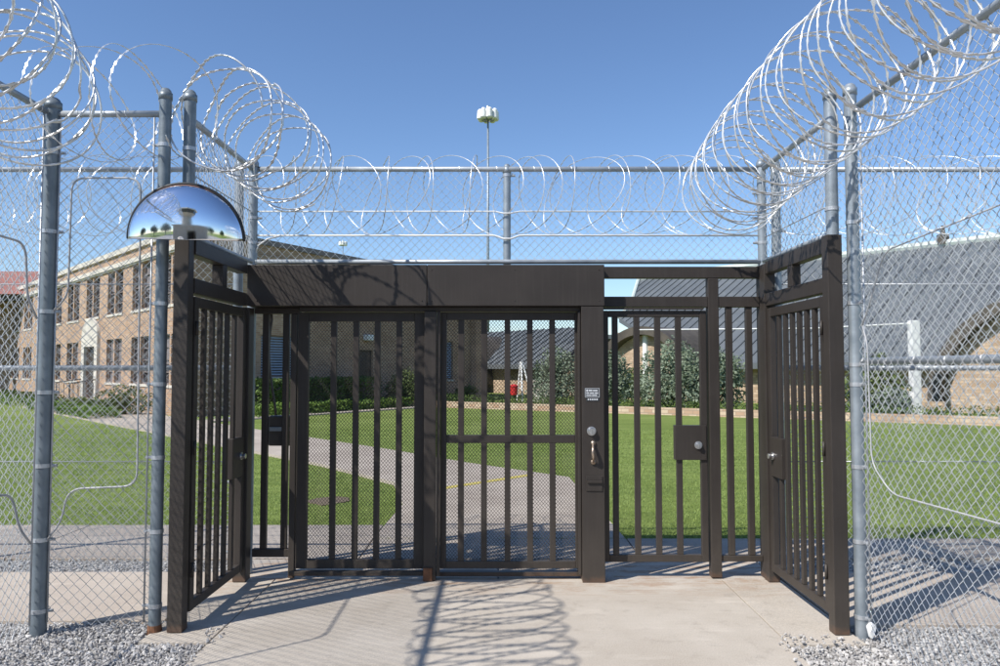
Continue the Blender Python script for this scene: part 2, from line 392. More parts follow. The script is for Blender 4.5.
# thick post
xp0, xp1 = gx(582, 5.67), gx(604.5, 5.67)
TP = bb(xp0, xp1, 5.672, 5.925, 0, 2.067, 'centre_post', G)
bb(xp0-.022, xp0-.003, 5.70, 5.90, .05, 2.03, 'post_channel', G)
z431 = gz(431, 5.67)
xk = gx(591.5, 5.67)
part(MB().tube([(xk, 5.672, z431), (xk, 5.66, z431)], .034, 20).tube([(xk, 5.66, z431), (xk, 5.64, z431)], [.028, .024], 20).box(xk-.003, xk+.003, 5.634, 5.641, z431-.014, z431+.014), 'deadbolt', M['steel'], TP, smooth=False, bevel=.002)
pts = []
za, zb_ = gz(443, 5.67), gz(462, 5.67)
for k in range(15):
    t = k/14; pts.append((xk+.012-.008*math.sin(PI*t), 5.665-.045*math.sin(PI*t), za+(zb_-za)*t))
part(MB().tube(pts, [.008+.004*math.sin(PI*k/14) for k in range(15)], 10).tube([(xk+.012, 5.672, za), (xk+.012, 5.66, za)], .017, 12).tube([(xk+.012, 5.672, zb_), (xk+.012, 5.66, zb_)], .019, 12), 'pull_handle', M['brass'], TP, smooth=True)
# slot box
z0, z1 = gz(491, 5.67), gz(476, 5.67)
xa, xb = gx(586, 5.67), gx(602, 5.67)
part(MB().box(xa, xb, 5.664, 5.672, z0, z1).box(xa+.008, xb-.002, 5.650, 5.664, (z0+z1)/2+.005, (z0+z1)/2+.022), 'key_slot', BR, TP, bevel=.002)
# placard
z0, z1 = gz(401, 5.67), gz(388, 5.67); xa, xb = gx(585, 5.67), gx(600, 5.67)
pl = part(MB().box(xa, xb, 5.668, 5.672, z0+.026, z1).box(xa+.012, xb-.004, 5.6685, 5.672, z0, z0+.024), 'placard', M['signdark'], TP, bevel=.001)
mb = MB(); w_ = xb-xa; zz0 = z0+.026; hh = z1-zz0
mb.box(xa+.002, xb-.002, 5.6665, 5.6675, z1-.005, z1-.002).box(xa+.002, xb-.002, 5.6665, 5.6675, zz0+.002, zz0+.005)
mb.box(xa+.002, xa+.005, 5.6665, 5.6675, zz0, z1).box(xb-.005, xb-.002, 5.6665, 5.6675, zz0, z1)
for i, (u0, u1, f0, f1) in enumerate(((.1,.22,.62,.84),(.26,.5,.66,.82),(.54,.86,.66,.8),(.1,.3,.40,.54),(.34,.62,.40,.54),(.66,.88,.40,.54),(.1,.44,.18,.30),(.48,.82,.18,.30))):
    mb.box(xa+w_*u0, xa+w_*u1, 5.6665, 5.6675, zz0+hh*f0, zz0+hh*f1)
for k in range(5): mb.box(xa+.022+k*.016, xa+.032+k*.016, 5.6667, 5.668, z0+.006, z0+.018)
part(mb, 'placard_lettering', M['signtext'], pl)
# expanded metal screen
def screen(x0, x1, y, z0, z1, name, par, w=.0125, h=.0145, r=.0021):
    v = []; f = []
    nx = int((x1-x0)/w); nz = int((z1-z0)/h)
    w = (x1-x0)/nx
    mb = MB()
    for i in range(nx):
        for s_ in (0,):
            n0 = len(mb.v)
            for j in range(nz+1):
                x = x0+w*(i+(j+i) % 2); z = z0+h*j
                mb.v += [(x-r, y, z), (x, y+r*.9, z), (x+r, y, z), (x, y-r*.9, z)]
            for j in range(nz):
                a = n0+j*4; b2 = a+4
                for k in range(4): mb.f.append((a+k, a+(k+1) % 4, b2+(k+1) % 4, b2+k))
    return part(mb, name, BR, par)
def leaf(par, x0, x1, bars, yf, zb, zt, stile, railh, name, mid=None, mesh=False, bw=.045, label=None, depth=.045, toph=None):
    """flat gate leaf: stiles + rails in one frame mesh; each bar, the screen and the lock are sub-parts"""
    mb = MB()
    toph = toph or railh
    mb.box(x0, x0+stile, yf, yf+depth, zb, zt).box(x1-stile, x1, yf, yf+depth, zb, zt)
    mb.box(x0+stile, x1-stile, yf+.002, yf+depth-.002, zb, zb+railh).box(x0+stile, x1-stile, yf+.002, yf+depth-.002, zt-toph, zt)
    if mid: mb.box(x0+stile, x1-stile, yf+.003, yf+depth-.004, mid[0], mid[1])
    L = part(mb, name, BR, par, bevel=.004, label=label)
    for xb_ in bars:
        if mid:
            m2 = MB().box(xb_-bw/2, xb_+bw/2, yf+.004, yf+.036, zb+railh, mid[0]-.0005).box(xb_-bw/2, xb_+bw/2, yf+.004, yf+.036, mid[1]+.0005, zt-toph)
        else: m2 = MB().box(xb_-bw/2, xb_+bw/2, yf+.004, yf+.036, zb+railh, zt-toph)
        part(m2, 'bar', BR, L, bevel=.003)
    if mesh: screen(x0+stile*.6, x1-stile*.6, yf+depth+.004, zb+railh*.6, zt-toph*.6, 'screen_mesh', L)
    return L
# left sliding panel (screened)
leaf(G, gx(296.5, YL), gx(425, YL), [gx(p, YL) for p in (332.5, 355, 376.5, 398.5)], 5.80, .07, 2.03, .085, .07, 'gate_leaf', mesh=True, label='left screened gate leaf half in shadow')
bb(gx(292, YL), gx(432, YL), 5.745, 5.79, .03, .062, 'floor_track', G)
# post between
bb(gx(424, 5.73), gx(436, 5.73), 5.72, 5.775, .0, 2.034, 'guide_post', G)
bb(gx(436.6, 5.74), gx(440, 5.74), 5.735, 5.775, .03, 2.034, 'guide_angle', G)
bb(gx(424, 5.73), gx(433, 5.73), 5.70, 5.718, .0, .10, 'post_foot', G, m=M['rust'])
# central leaf
CL = leaf(G, gx(440.5, YL), gx(581, YL), [gx(p, YL) for p in (461, 484, 507.5, 530, 552.5)], 5.785, .075, 2.03, .045, .055, 'gate_leaf', mid=(gz(443, YL), gz(435, YL)), mesh=True, label='centre screened gate leaf with middle rail', toph=.06)
bb(gx(432, YL), gx(582, YL), 5.80, 5.86, .012, .045, 'floor_track', G)
# right part: frame rails and posts
YR = 5.81
xr1 = gx(768.5, YR)
bb(xp1+.001, gx(762, YR)-.001, YR, YR+.07, gz(278, YR), gz(266.6, YR), 'top_rail', G)
bb(xp1+.001, gx(710, YR)-.001, YR+.002, YR+.068, gz(307, YR), gz(296.5, YR), 'upper_rail', G)
bb(gx(720.5, YR)+.001, gx(762, YR)-.001, YR+.002, YR+.068, gz(307, YR), gz(296.5, YR), 'upper_rail', G)
bb(gx(710, YR), gx(720.5, YR), YR-.003, YR+.075, 0, gz(278, YR)-.002, 'post', G)
bb(gx(762, YR), xr1, YR-.004, YR+.08, 0, 2.40, 'post', G)
# fixed panel of two bars, right
bb(gx(720.5, YR)+.002, gx(762, YR)-.002, YR+.01, YR+.06, gz(562, YR), gz(556, YR), 'bottom_rail', G)
for p in (731.5, 751.5): bb(gx(p, YR)-.024, gx(p, YR)+.024, YR+.013, YR+.055, gz(556, YR)+.001, gz(307, YR)-.001, 'bar', G)
# right leaf
RL = leaf(G, xp1+.006, gx(708, YR), [gx(p, YR) for p in (616, 638, 659, 680)], YR+.01, gz(562.5, YR), gz(310.5, YR), .05, .055, 'gate_leaf', label='right pedestrian gate leaf with square lock plate', toph=.05)
bb(xp1+.002, gx(705, YR), YR-.01, YR+.008, gz(310, YR)+.002, gz(310, YR)+.018, 'door_stop', G)
part(MB().box(gx(675, YR), gx(706.5, YR), YR-.004, YR+.058, gz(460, YR), gz(425.5, YR)), 'lock_plate', BR, RL, bevel=.003)
xk, zk = gx(698, YR), gz(445, YR)
part(MB().tube([(xk, YR-.004, zk), (xk, YR-.016, zk)], .03, 18).tube([(xk, YR-.016, zk), (xk, YR-.034, zk)], [.022, .019], 18).box(xk-.003, xk+.003, YR-.04, YR-.033, zk-.012, zk+.012), 'lock_cylinder', M['steel'], RL, bevel=.002)
# left fixed panel
bb(gx(253, YR), gx(296, YR), YR+.01, YR+.06, gz(557.5, YR), gz(549.5, YR), 'bottom_rail', G)
for p in (263.5, 284): bb(gx(p, YR)-.024, gx(p, YR)+.024, YR+.013, YR+.055, gz(549.5, YR)+.001, 2.068, 'bar', G)
bb(gx(253, YR), gx(298, YR), YR-.01, YR+.07, 2.02, 2.067, 'upper_rail', G)
bb(gx(290, YR), gx(296, YR), YR-.015, YR+.05, .0, 2.019, 'post', G)
# curved conduit and control box on the left panel
cb = thing('control_box', (gx(281, 5.9), 5.92, 1.0), 'black electrical control box behind the bars of the left panel with a curved conduit', 'electrical box')
part(MB().box(gx(268, 5.9), gx(293, 5.9), 5.90, 6.02, gz(446, 5.9), gz(416, 5.9)), 'box_body', M['darkmetal'], cb, bevel=.012)
part(MB().box(gx(268.5, 5.9)+.01, gx(292.5, 5.9)-.01, 5.885, 5.9, gz(431, 5.9), gz(427, 5.9)), 'box_latch', M['galv'], cb, bevel=.002)
pts = [(gx(272, 5.88)-.02, 5.88, 2.06)]+[(gx(272, 5.88)-.035*math.sin(PI*k/10*1.3), 5.88, 2.06-k*.083) for k in range(1, 11)]
part(MB().tube(pts, .010, 8), 'conduit', M['darkmetal'], cb, smooth=True)

# ---------------------------------------------------------------- side wings of the gateway
def wing(name, sgn, xi, label, lockside):
    """xi: inner face x. wing runs along Y from the near post to the corner."""
    w = thing(name, (xi, 4.6, 0), label, 'gate')
    t = .085; x0, x1 = (xi, xi+t) if sgn > 0 else (xi-t-.015, xi)
    yn0, yn1 = 4.575, 4.66
    if sgn < 0: yn0, yn1 = 4.60, 4.70
    part(MB().box(x0-.003, x1+.003, yn0, yn1, 0, 2.42) if sgn > 0 else MB().box(-2.018, -1.926, 4.615, yn1, 0, 2.42), 'near_post', BR, w, bevel=.004)
    yf0, yf1 = 5.69, 5.80
    part(MB().box(x0, x1, yf0, yf1, 0, 2.395 if sgn > 0 else 2.06), 'corner_post', BR, w, bevel=.004)
    m0, m1 = (x0+.008, x1-.012)
    part(MB().box(m0, m1, yn1+.001, yf0-.001 if sgn > 0 else 5.668, 2.315, 2.41), 'top_rail', BR, w, bevel=.004)
    part(MB().box(m0, m1, yn1+.001, yf0-.001, 2.07, 2.165) if sgn > 0 else MB().box(m0, m1, yn1+.001, 5.668, 2.07, 2.165), 'upper_rail', BR, w, bevel=.004)
    part(MB().box(m0+.002, m1-.002, 5.17, 5.255, 2.166, 2.314), 'window_post', BR, w, bevel=.003)
    # leaf
    a, b2 = (m0+.004, m0+.050) if sgn > 0 else (m1-.050, m1-.004)
    yl0, yl1 = yn1+.02, yf0-.015
    mb = MB().box(a, b2, yl0, yl0+.06, .09, 2.05).box(a, b2, yl1-.06, yl1, .09, 2.05)
    mb.box(a+.002, b2-.002, yl0+.06, yl1-.06, .09, .15).box(a+.002, b2-.002, yl0+.06, yl1-.06, 1.985, 2.05)
    L = part(mb, 'gate_leaf', BR, w, bevel=.004)
    n = 6 if sgn > 0 else 5
    for k in range(n):
        yc = yl0+.06+(yl1-yl0-.12)*(k+1)/(n+1)
        part(MB().box(a+.009, b2-.009, yc-.020, yc+.020, .151, 1.984), 'bar', BR, L, bevel=.003)
    # lock box + knob near the far stile
    part(MB().box(a-.004, b2+.004, yl1-.26, yl1-.045, .80, 1.09), 'lock_plate', BR, L, bevel=.003)
    xs = a-.004 if sgn > 0 else b2+.004
    d = -1 if sgn > 0 else 1
    part(MB().tube([(xs, yl1-.10, .95), (xs+d*.012, yl1-.10, .95)], .028, 16).tube([(xs+d*.012, yl1-.10, .95), (xs+d*.04, yl1-.10, .95)], [.018, .02], 16), 'lock_cylinder', M['steel'], L, bevel=.002)
    for z in (.35, 1.1, 1.85):
        part(MB().tube([((x0+x1)/2+d*.05, yn1+.012, z-.045), ((x0+x1)/2+d*.05, yn1+.012, z+.045)], .01, 10), 'hinge', BR, L, smooth=True)
    return w
wing('side_gate', 1, 2.012, 'dark brown barred side gate on the right, sunlit, running back to the front gateway', 0)
wing('side_gate', -1, -1.905, 'dark brown barred side gate on the left, in shade below the dome mirror', 0)

# ---------------------------------------------------------------- chain-link fences
WD = .0355
def chain(p0, p1, z0, z1, side=(0,1), r=.0026, z1b=None):
    p0, p1 = Vector(p0), Vector(p1); d = (p1-p0); Lh = d.length; d.normalize(); nrm = Vector((-d.y, d.x))
    n = max(1, int(Lh/WD)); w = Lh/n; nz = int((z1-z0)/WD); h = (z1-z0)/nz
    mb = MB()
    for i in range(n):
        base = len(mb.v)
        jit = random.uniform(-.0015, .0015)
        for j in range(nz+1):
            odd = (i+j) % 2
            s_ = w*(i+odd)+jit; o = .0022*(1 if odd else -1)
            # slight sag and bulge of the fabric
            bl = .006*noise.noise((s_*1.3+p0.x, j*.05, p0.y))
            c0 = p0+d*s_+nrm*(o+bl); z = z0+h*j
            for k in range(3):
                g = 2*PI*k/3+.3
                q = c0+(nrm*math.sin(g)+d*math.cos(g))*r
                mb.v.append((q.x, q.y, z))
        for j in range(nz):
            a = base+j*3; b2 = a+3
            for k in range(3): mb.f.append((a+k, a+(k+1) % 3, b2+(k+1) % 3, b2+k))
    # knuckled ends along the top
    return mb
def pipe(x, y, z0, z1, r, par, name='post', cap=True, bands=(), rot=0):
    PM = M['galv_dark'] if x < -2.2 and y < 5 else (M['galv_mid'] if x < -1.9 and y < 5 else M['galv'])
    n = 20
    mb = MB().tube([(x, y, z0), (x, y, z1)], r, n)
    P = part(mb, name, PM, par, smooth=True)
    mm = P.modifiers.new('s', 'EDGE_SPLIT'); mm.split_angle = .8
    if cap:
        zs = [(z1-.03, r*1.12), (z1+.012, r*1.12), (z1+.014, r*.98), (z1+.03, r*.85), (z1+.042, r*.55), (z1+.047, .002)]
        c = part(MB().tube([(x, y, z) for z, _ in zs], [q for _, q in zs], n), 'post_cap', PM, P, smooth=True)
    for (z, ax, ay) in bands:
        rr = r*1.1
        mb = MB().tube([(x, y, z-.012), (x, y, z+.012)], rr, n)
        L_ = math.hypot(ax, ay); ux, uy = ax/L_, ay/L_
        mb.tube([(x+ux*rr*.8, y+uy*rr*.8, z), (x+ux*(rr+.035), y+uy*(rr+.035), z)], [.011, .010], 6)
        mb.tube([(x+ux*(rr+.02)-uy*.018, y+uy*(rr+.02)+ux*.018, z), (x+ux*(rr+.02)+uy*.018, y+uy*(rr+.02)-ux*.018, z)], .006, 6)
        part(mb, 'clamp_band', M['galv_light'], P, smooth=False)
    return P
def rail(pts, r, par, name='top_rail', m=None, n=12):
    return part(MB().tube(pts, r, n), name, m or M['galv_rail'], par, smooth=True)
def ties(p0, p1, z, step, par, rr):
    p0, p1 = Vector(p0), Vector(p1); d = p1-p0; L = d.length; d.normalize(); nr = Vector((-d.y, d.x))
    s_ = step*.4
    while s_ < L:
        pts = []
        for k in range(9):
            g = 2*PI*k/8; c0 = p0+d*(s_+.004*k)+nr*(math.cos(g)*(rr+.002)); pts.append((c0.x, c0.y, z+math.sin(g)*(rr+.002)))
        part(MB().tube(pts, .0022, 4), 'wire_tie', M['wire'], par); s_ += step
def fence(name, label, p0, p1, z0, z1, group='chain link fence sections round the gate', posts=(), wires=(), mids=(), railr=.021, tens=(), botrail=None):
    f = thing(name, (p0[0], p0[1], 0), label, 'fence', group)
    part(chain(p0, p1, z0, z1), 'mesh_fabric', M['wire'], f, smooth=True)
    rail([(p0[0], p0[1]+.0, 3.2), (p1[0], p1[1], 3.2)], railr, f)
    ties(p0, p1, 3.2, .3, f, railr)
    for z in wires:
        rail([(p0[0], p0[1]-.006, z), (p1[0], p1[1]-.006, z)], .0045, f, 'tension_wire', M['galv_light'], 6)
    for z in mids:
        rail([(p0[0], p0[1]+.028, z), (p1[0], p1[1]+.028, z)], .021, f, 'mid_rail'); ties((p0[0], p0[1]+.028), (p1[0], p1[1]+.028), z, .32, f, .021)
    for (x, y) in tens:
        rail([(x, y, max(z0, .05)), (x, y, z1)], .006, f, 'tension_bar', M['galv_light'], 6)
    for q in posts: pipe(*q[:5], f, bands=q[5] if len(q) > 5 else ())
    return f
B47 = [(z, 1, .0) for z in (.12, .55, 1.0, 1.45, 1.95, 2.45, 2.95)]
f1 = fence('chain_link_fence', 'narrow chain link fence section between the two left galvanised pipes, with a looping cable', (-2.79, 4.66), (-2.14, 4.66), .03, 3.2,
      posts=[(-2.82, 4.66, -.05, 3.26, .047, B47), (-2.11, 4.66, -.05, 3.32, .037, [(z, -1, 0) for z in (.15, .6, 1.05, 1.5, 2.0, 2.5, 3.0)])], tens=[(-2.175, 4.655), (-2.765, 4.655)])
f2 = fence('chain_link_fence', 'chain link fence section running from the leftmost pipe towards the camera at the left edge', (-2.83, .8), (-2.83, 4.60), .03, 3.2, tens=[(-2.825, 4.58)], mids=())
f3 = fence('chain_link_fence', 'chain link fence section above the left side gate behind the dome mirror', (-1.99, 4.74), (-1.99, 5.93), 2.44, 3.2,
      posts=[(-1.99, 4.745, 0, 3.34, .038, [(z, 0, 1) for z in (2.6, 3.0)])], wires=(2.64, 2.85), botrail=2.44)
rail([(-1.97, 4.76, 2.44), (-1.97, 5.9, 2.44)], .018, f3, 'bottom_rail')
f4 = fence('chain_link_fence', 'chain link fence section above the right side gate, below the dense razor coil', (2.11, 4.72), (2.11, 5.93), 2.44, 3.2,
      posts=[(2.09, 4.68, 0, 3.33, .038, [(z, 0, 1) for z in (2.6, 3.0)])], wires=(2.64, 2.85))
rail([(2.09, 4.74, 2.445), (2.09, 5.9, 2.445)], .018, f4, 'bottom_rail')
f5 = fence('chain_link_fence', 'tall chain link fence section running from the right pipe towards the camera', (2.19, .8), (2.19, 4.56), .03, 3.2,
      posts=[(2.185, 4.61, -.05, 3.33, .038, [(z, .3, -1) for z in (.1, .55, 1.0, 1.5, 1.62, 2.0, 2.5, 3.0)])], tens=[(2.205, 4.53)], mids=())
rail([(2.22, .8, 1.64), (2.22, 4.6, 1.64)], .021, f5, 'mid_rail')
ties((2.22, .8), (2.22, 4.6), 1.64, .28, f5, .022)
rail([(2.215, .8, 3.2), (2.215, 4.6, 3.2)], .006, f5, 'tension_wire')
YF = 5.985
f6 = fence('chain_link_fence', 'far chain link fence section left of the gateway, in front of the brick building', (-7.0, YF), (-2.13, YF), .03, 3.2,
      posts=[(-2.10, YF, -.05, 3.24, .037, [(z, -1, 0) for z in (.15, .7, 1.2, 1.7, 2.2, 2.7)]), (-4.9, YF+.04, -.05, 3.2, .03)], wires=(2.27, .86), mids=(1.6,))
f7 = fence('chain_link_fence', 'far chain link fence section right of the gateway, in front of the metal roofed building', (2.25, YF), (9.0, YF), .03, 3.2,
      posts=[(2.22, YF, -.05, 3.24, .037, [(z, 1, 0) for z in (.15, .7, 1.2, 1.7, 2.2, 2.7)]), (5.6, YF+.04, -.05, 3.2, .03)], wires=(2.27, .86), mids=(1.6,))
f8 = fence('chain_link_fence', 'low chain link fence section mounted along the top of the gateway header', (-1.96, YF-.01), (2.09, YF-.01), 2.44, 3.2,
      posts=[(-1.98, YF-.02, 0, 3.24, .035, [(z, 1, 0) for z in (2.6, 2.8, 3.0)]), (2.10, YF-.02, 0, 3.24, .035, [(z, -1, 0) for z in (2.6, 2.8, 3.0)])])
rail([(-1.95, YF-.03, 2.447), (2.08, YF-.03, 2.447)], .019, f8, 'bottom_rail')
xm = at(507, 210, YF).x
pipe(xm, YF, 2.386, 3.2, .030, f8, bands=[(3.15, 1, 0)])
z236 = gz(236, YF); z196 = z236
wp = [(-1.95, YF-.02, z236), (xm-.10, YF-.02, z236), (xm-.03, YF-.045, z236-.03), (xm+.03, YF-.045, z236-.03), (xm+.10, YF-.02, z236), (2.08, YF-.02, z236)]
rail(wp, .0075, f8, 'sensor_wire', M['cablew'], 8)
z212 = gz(212, YF)
rail([(p[0], p[1], p[2]-z236+z212) if abs(p[0]-xm) > .09 else (p[0], p[1], z212-.02) for p in wp], .006, f8, 'sensor_wire', M['cablew'], 8)
# curved ends of sensor wire at both ends
rail([(-1.96, YF-.03, z236-.16), (-1.93, YF-.03, z236-.08), (-1.86, YF-.03, z236-.03), (-1.75, YF-.025, z236-.002)], .007, f8, 'sensor_wire', M['cablew'], 8)
# looping sensor cables on the near fences
def smooth_path(P, n=6):
    P = [Vector(p) for p in P]; out = [P[0]]
    for i in range(1, len(P)-1):
        a, b2, c2 = P[i-1], P[i], P[i+1]
        r = min(.09, (a-b2).length*.45, (c2-b2).length*.45)
        s0 = b2+(a-b2).normalized()*r; s1 = b2+(c2-b2).normalized()*r
        for k in range(n+1):
            t = k/n; out.append(s0*(1-t)**2+b2*2*t*(1-t)+s1*t*t)
    out.append(P[-1]); return out
yc = 4.645
def f1p(px, py): q = at(px, py, yc); return (q.x, yc, q.z)
rail(smooth_path([f1p(50,314), f1p(68,296), f1p(72,178), f1p(141,178), f1p(137,486), f1p(68,489), f1p(61,522), f1p(47,540)]), .006, f1, 'sensor_cable', M['cable'], 8)
rail(smooth_path([(-2.815, 4.55, 1.9), (-2.815, 4.45, 2.02), (-2.815, 4.42, 2.34), (-2.815, 3.2, 2.36), (-2.815, 3.2, .9), (-2.815, 4.36, .88), (-2.815, 4.44, .66), (-2.815, 4.55, .55)]), .007, f2, 'sensor_cable', M['cable'], 8)
rail(smooth_path([(2.175, 4.50, 1.85), (2.175, 4.40, 1.98), (2.175, 4.22, 2.26), (2.175, 2.2, 2.36)]), .0045, f5, 'sensor_cable', M['cable'], 8)
rail(smooth_path([(2.175, 4.50, 1.86), (2.175, 4.44, 1.75), (2.175, 4.42, 1.04), (2.175, 4.2, .90), (2.175, 2.2, .95)]), .0045, f5, 'sensor_cable', M['cable'], 8)
part(MB().tube([(-2.11, 4.66, -.02), (-2.11, 4.66, .035)], [.046, .040], 16), 'post_footing', M['rust'], f1)
# outrigger clamp, pipe collar near right corner
# ---------------------------------------------------------------- razor wire coils
def coil(label, axis, r, pitch, m_=2.5, amp=.45, ph=0, group='razor wire coils on the fences', bw=.0150, jr=.03, tilt=0, base=.0050, rw=.0046, name='razor_wire_coil', seed=0):
    A = [Vector(p) for p in axis]; seg = [(A[i+1]-A[i]).length for i in range(len(A)-1)]; tot = sum(seg)
    def pos(s_):
        s_ = max(0, min(tot-1e-6, s_)); i = 0
        while i < len(seg)-1 and s_ > seg[i]: s_ -= seg[i]; i += 1
        t = s_/seg[i]; d = (A[i+1]-A[i]).normalized(); return A[i].lerp(A[i+1], t), d
    nl = tot/pitch; steps = int(nl*120)
    pts = []; ax = []
    for k in range(steps+1):
        th = 2*PI*k/120+ph
        lpn = k/120
        a = pitch*lpn+amp*pitch*math.cos(m_*th)
        if tilt: a += tilt*(.8+.6*noise.noise((lpn*.8, seed, 4)))*math.cos(th+.5*noise.noise((lpn*.6, 2, seed)))
        p, d = pos(min(tot, max(0, a)))
        if a < 0: p = A[0]+d*a
        if a > tot: p = A[-1]+d*(a-tot)
        side = d.cross(Vector((0,0,1))).normalized(); up = side.cross(d)
        lp = k/120
        rr = r*(1+jr*noise.noise((lp*.9+seed, 1.3, seed))+.5*jr*noise.noise((lp*5, seed, 2.0)))
        off = Vector((noise.noise((lp*.7, seed, 5))*.03, 0, noise.noise((lp*.6, 9, seed))*.03-.012))
        tiltv = d*(noise.noise((lp*.5, seed+3, 1))*.10*math.cos(th))
        pts.append(p+off+tiltv+side*(math.cos(th)*rr)+up*(math.sin(th)*rr)); ax.append(d)
    # ribbon with blades (a blade cluster every 3 steps)
    mb = MB()
    N_ = len(pts)
    for i in range(N_):
        t = (pts[min(N_-1, i+1)]-pts[max(0, i-1)]).normalized()
        w = (ax[i]-t*ax[i].dot(t)).normalized()
        nr = t.cross(w)*.0006
        hw = (base, bw, base)[i % 3]
        tw = t*(.009 if i % 3 == 1 else 0)
        mb.v += [tuple(pts[i]-w*hw+tw*1-nr), tuple(pts[i]+w*hw-tw*1-nr), tuple(pts[i]+w*hw-tw+nr), tuple(pts[i]-w*hw+tw+nr)]
    for i in range(N_-1):
        a = i*4; b2 = a+4
        mb.f += [(a, a+1, b2+1, b2), (a+2, a+3, b2+3, b2+2), (a+1, a+2, b2+2, b2+1), (a+3, a, b2, b2+3)]
    o = mb.build(name, M['razor'])
    mb2 = MB().tube(pts[::2], rw, 8)
    off = len(mb2.v)
    me = bpy.data.meshes.new(name); me.from_pydata(mb2.v+mb.v, [], mb2.f+[tuple(off+q for q in f) for f in mb.f]); me.materials.append(M['razor'])
    for i, p in enumerate(me.polygons): p.use_smooth = i < len(mb2.f)
    o.data = me
    return tag(o, label, 'razor wire', group)
coil('dense bright razor wire coil along the right fence top, reaching the top right corner', [(1.79,5.80,2.99),(1.76,5.0,3.07),(1.78,4.2,3.12),(1.84,3.2,3.17),(1.9,1.2,3.2)], .36, .108, 2.5, .42, seed=1)
coil('bright razor wire coil on the left side fence in the top left corner', [(-2.84,4.50,3.19),(-2.66,4.0,3.22),(-2.52,3.4,3.3),(-2.48,2.4,3.26),(-2.48,1.0,3.26)], .375, .125, 2.5, .42, seed=2, rw=.006, bw=.016, base=.006)
coil('thin stretched razor wire coil over the narrow fence section between the left pipes', [(-2.72,4.62,3.26),(-1.95,4.62,3.27)], .345, .20, 1.5, .25, seed=3, rw=.0026, bw=.0085, base=.0032, tilt=-.13)
coil('bright razor wire coil along the fence above the left side gate', [(-1.80,4.60,3.22),(-1.66,5.0,3.21),(-1.58,5.75,3.14)], .34, .120, 2.5, .40, seed=4, rw=.0054, bw=.015, base=.0055)
z192 = gz(191, YF+.1)
coil('thin stretched razor wire coil behind the fence above the gateway header', [(-2.0,YF+.22,z192),(2.1,YF+.22,z192)], .325, .19, 1.5, .3, seed=5, rw=.0026, bw=.006, base=.0018, tilt=.28)
coil('thin razor wire coil on the far fence at the left edge', [(-6.6,YF+.22,z192),(-2.2,YF+.22,z192)], .325, .21, 1.5, .3, seed=6, rw=.0026, bw=.006, base=.0018, tilt=-.2)
coil('thin razor wire coil on the far fence at the right edge', [(2.3,YF+.22,z192),(8.6,YF+.22,z192)], .325, .21, 1.5, .3, seed=7, rw=.0026, bw=.006, base=.0018, tilt=.28)

# ---------------------------------------------------------------- dome mirror
mc = at(186.5, 240, 4.47)
DM = thing('dome_mirror', mc, 'convex half dome mirror with a black rim mounted on the left side gate post', 'mirror')
R_, D_ = .325, .13
rot = Matrix.Rotation(math.radians(8), 4, 'Z') @ Matrix.Rotation(math.radians(8.5), 4, 'X')
def dome(R, D, na=64, nt_=24, back=False):
    v = []; f = []
    for j in range(nt_+1):
        t = PI/2*j/nt_
        for i in range(na+1):
            a = PI*i/na; v.append((R*math.cos(a)*math.cos(t), -D*math.sin(t), R*.985*math.sin(a)*math.cos(t)))
    for j in range(nt_):
        for i in range(na):
            a = j*(na+1)+i; f.append((a, a+na+1, a+na+2, a+1))
    return v, f
def place_local(mb, name, m, par, smooth=True):
    o = mb.build(name, m, None, smooth); o.parent = par; o.matrix_local = rot; return o
mb = MB(); mb.v, mb.f = dome(R_, D_)
md = place_local(mb, 'mirror_face', M['mirror'], DM)
sm = md.modifiers.new('t', 'SOLIDIFY'); sm.thickness = .004; sm.offset = -1
pts = [((R_+.006)*math.cos(PI*k/60), .004, (R_+.006)*math.sin(PI*k/60)) for k in range(61)]
place_local(MB().tube(pts, .011, 10), 'rim', M['black'], DM)
pts = [((R_-.006)*math.cos(PI*k/60), -.008, (R_-.006)*math.sin(PI*k/60)) for k in range(61)]
place_local(MB().tube(pts, .006, 8), 'gasket', M['pink'], DM)
mb = MB(); n0 = 0
mb.slab3([((R_)*math.cos(PI*k/40), .006, (R_)*math.sin(PI*k/40)) for k in range(41)], (0, .008, 0))
place_local(mb, 'back_plate', M['black'], DM, False)
place_local(MB().tube([(.02, .01, .03), (.03, .13, .03)], .014, 10).tube([(-.08, .01, .12), (-.05, .15, .12)], .010, 10), 'bracket', M['galv'], DM, True)

# ---------------------------------------------------------------- buildings
def local_obj(mb, name, m, par, loc, ang, fix=False, bevel=0, smooth=False):
    o = mb.build(name, m, None, smooth, bevel, fix); o.parent = par
    o.location = Vector(loc)-world_loc(par); o.rotation_euler = (0, 0, ang); return o
def child_local(mb, name, m, par, **k):   # same frame as a rotated part
    o = mb.build(name, m, None, k.get('smooth', False), k.get('bevel', 0)); o.parent = par; return o
def wall(L, H, T, ops):
    """wall in local x (0..L), thickness y 0..T, openings (x0,x1,z0,z1)"""
    xs = sorted({0, L, *[o[0] for o in ops], *[o[1] for o in ops]}); zs = sorted({-.3, H, *[o[2] for o in ops], *[o[3] for o in ops]})
    mb = MB()
    for i in range(len(xs)-1):
        runs = []
        for j in range(len(zs)-1):
            cx, cz = (xs[i]+xs[i+1])/2, (zs[j]+zs[j+1])/2
            if not any(o[0] < cx < o[1] and o[2] < cz < o[3] for o in ops):
                if runs and abs(runs[-1][1]-zs[j]) < 1e-6: runs[-1][1] = zs[j+1]
                else: runs.append([zs[j], zs[j+1]])
        for z0, z1 in runs: mb.box(xs[i], xs[i+1], 0, T, z0, z1)
    return mb
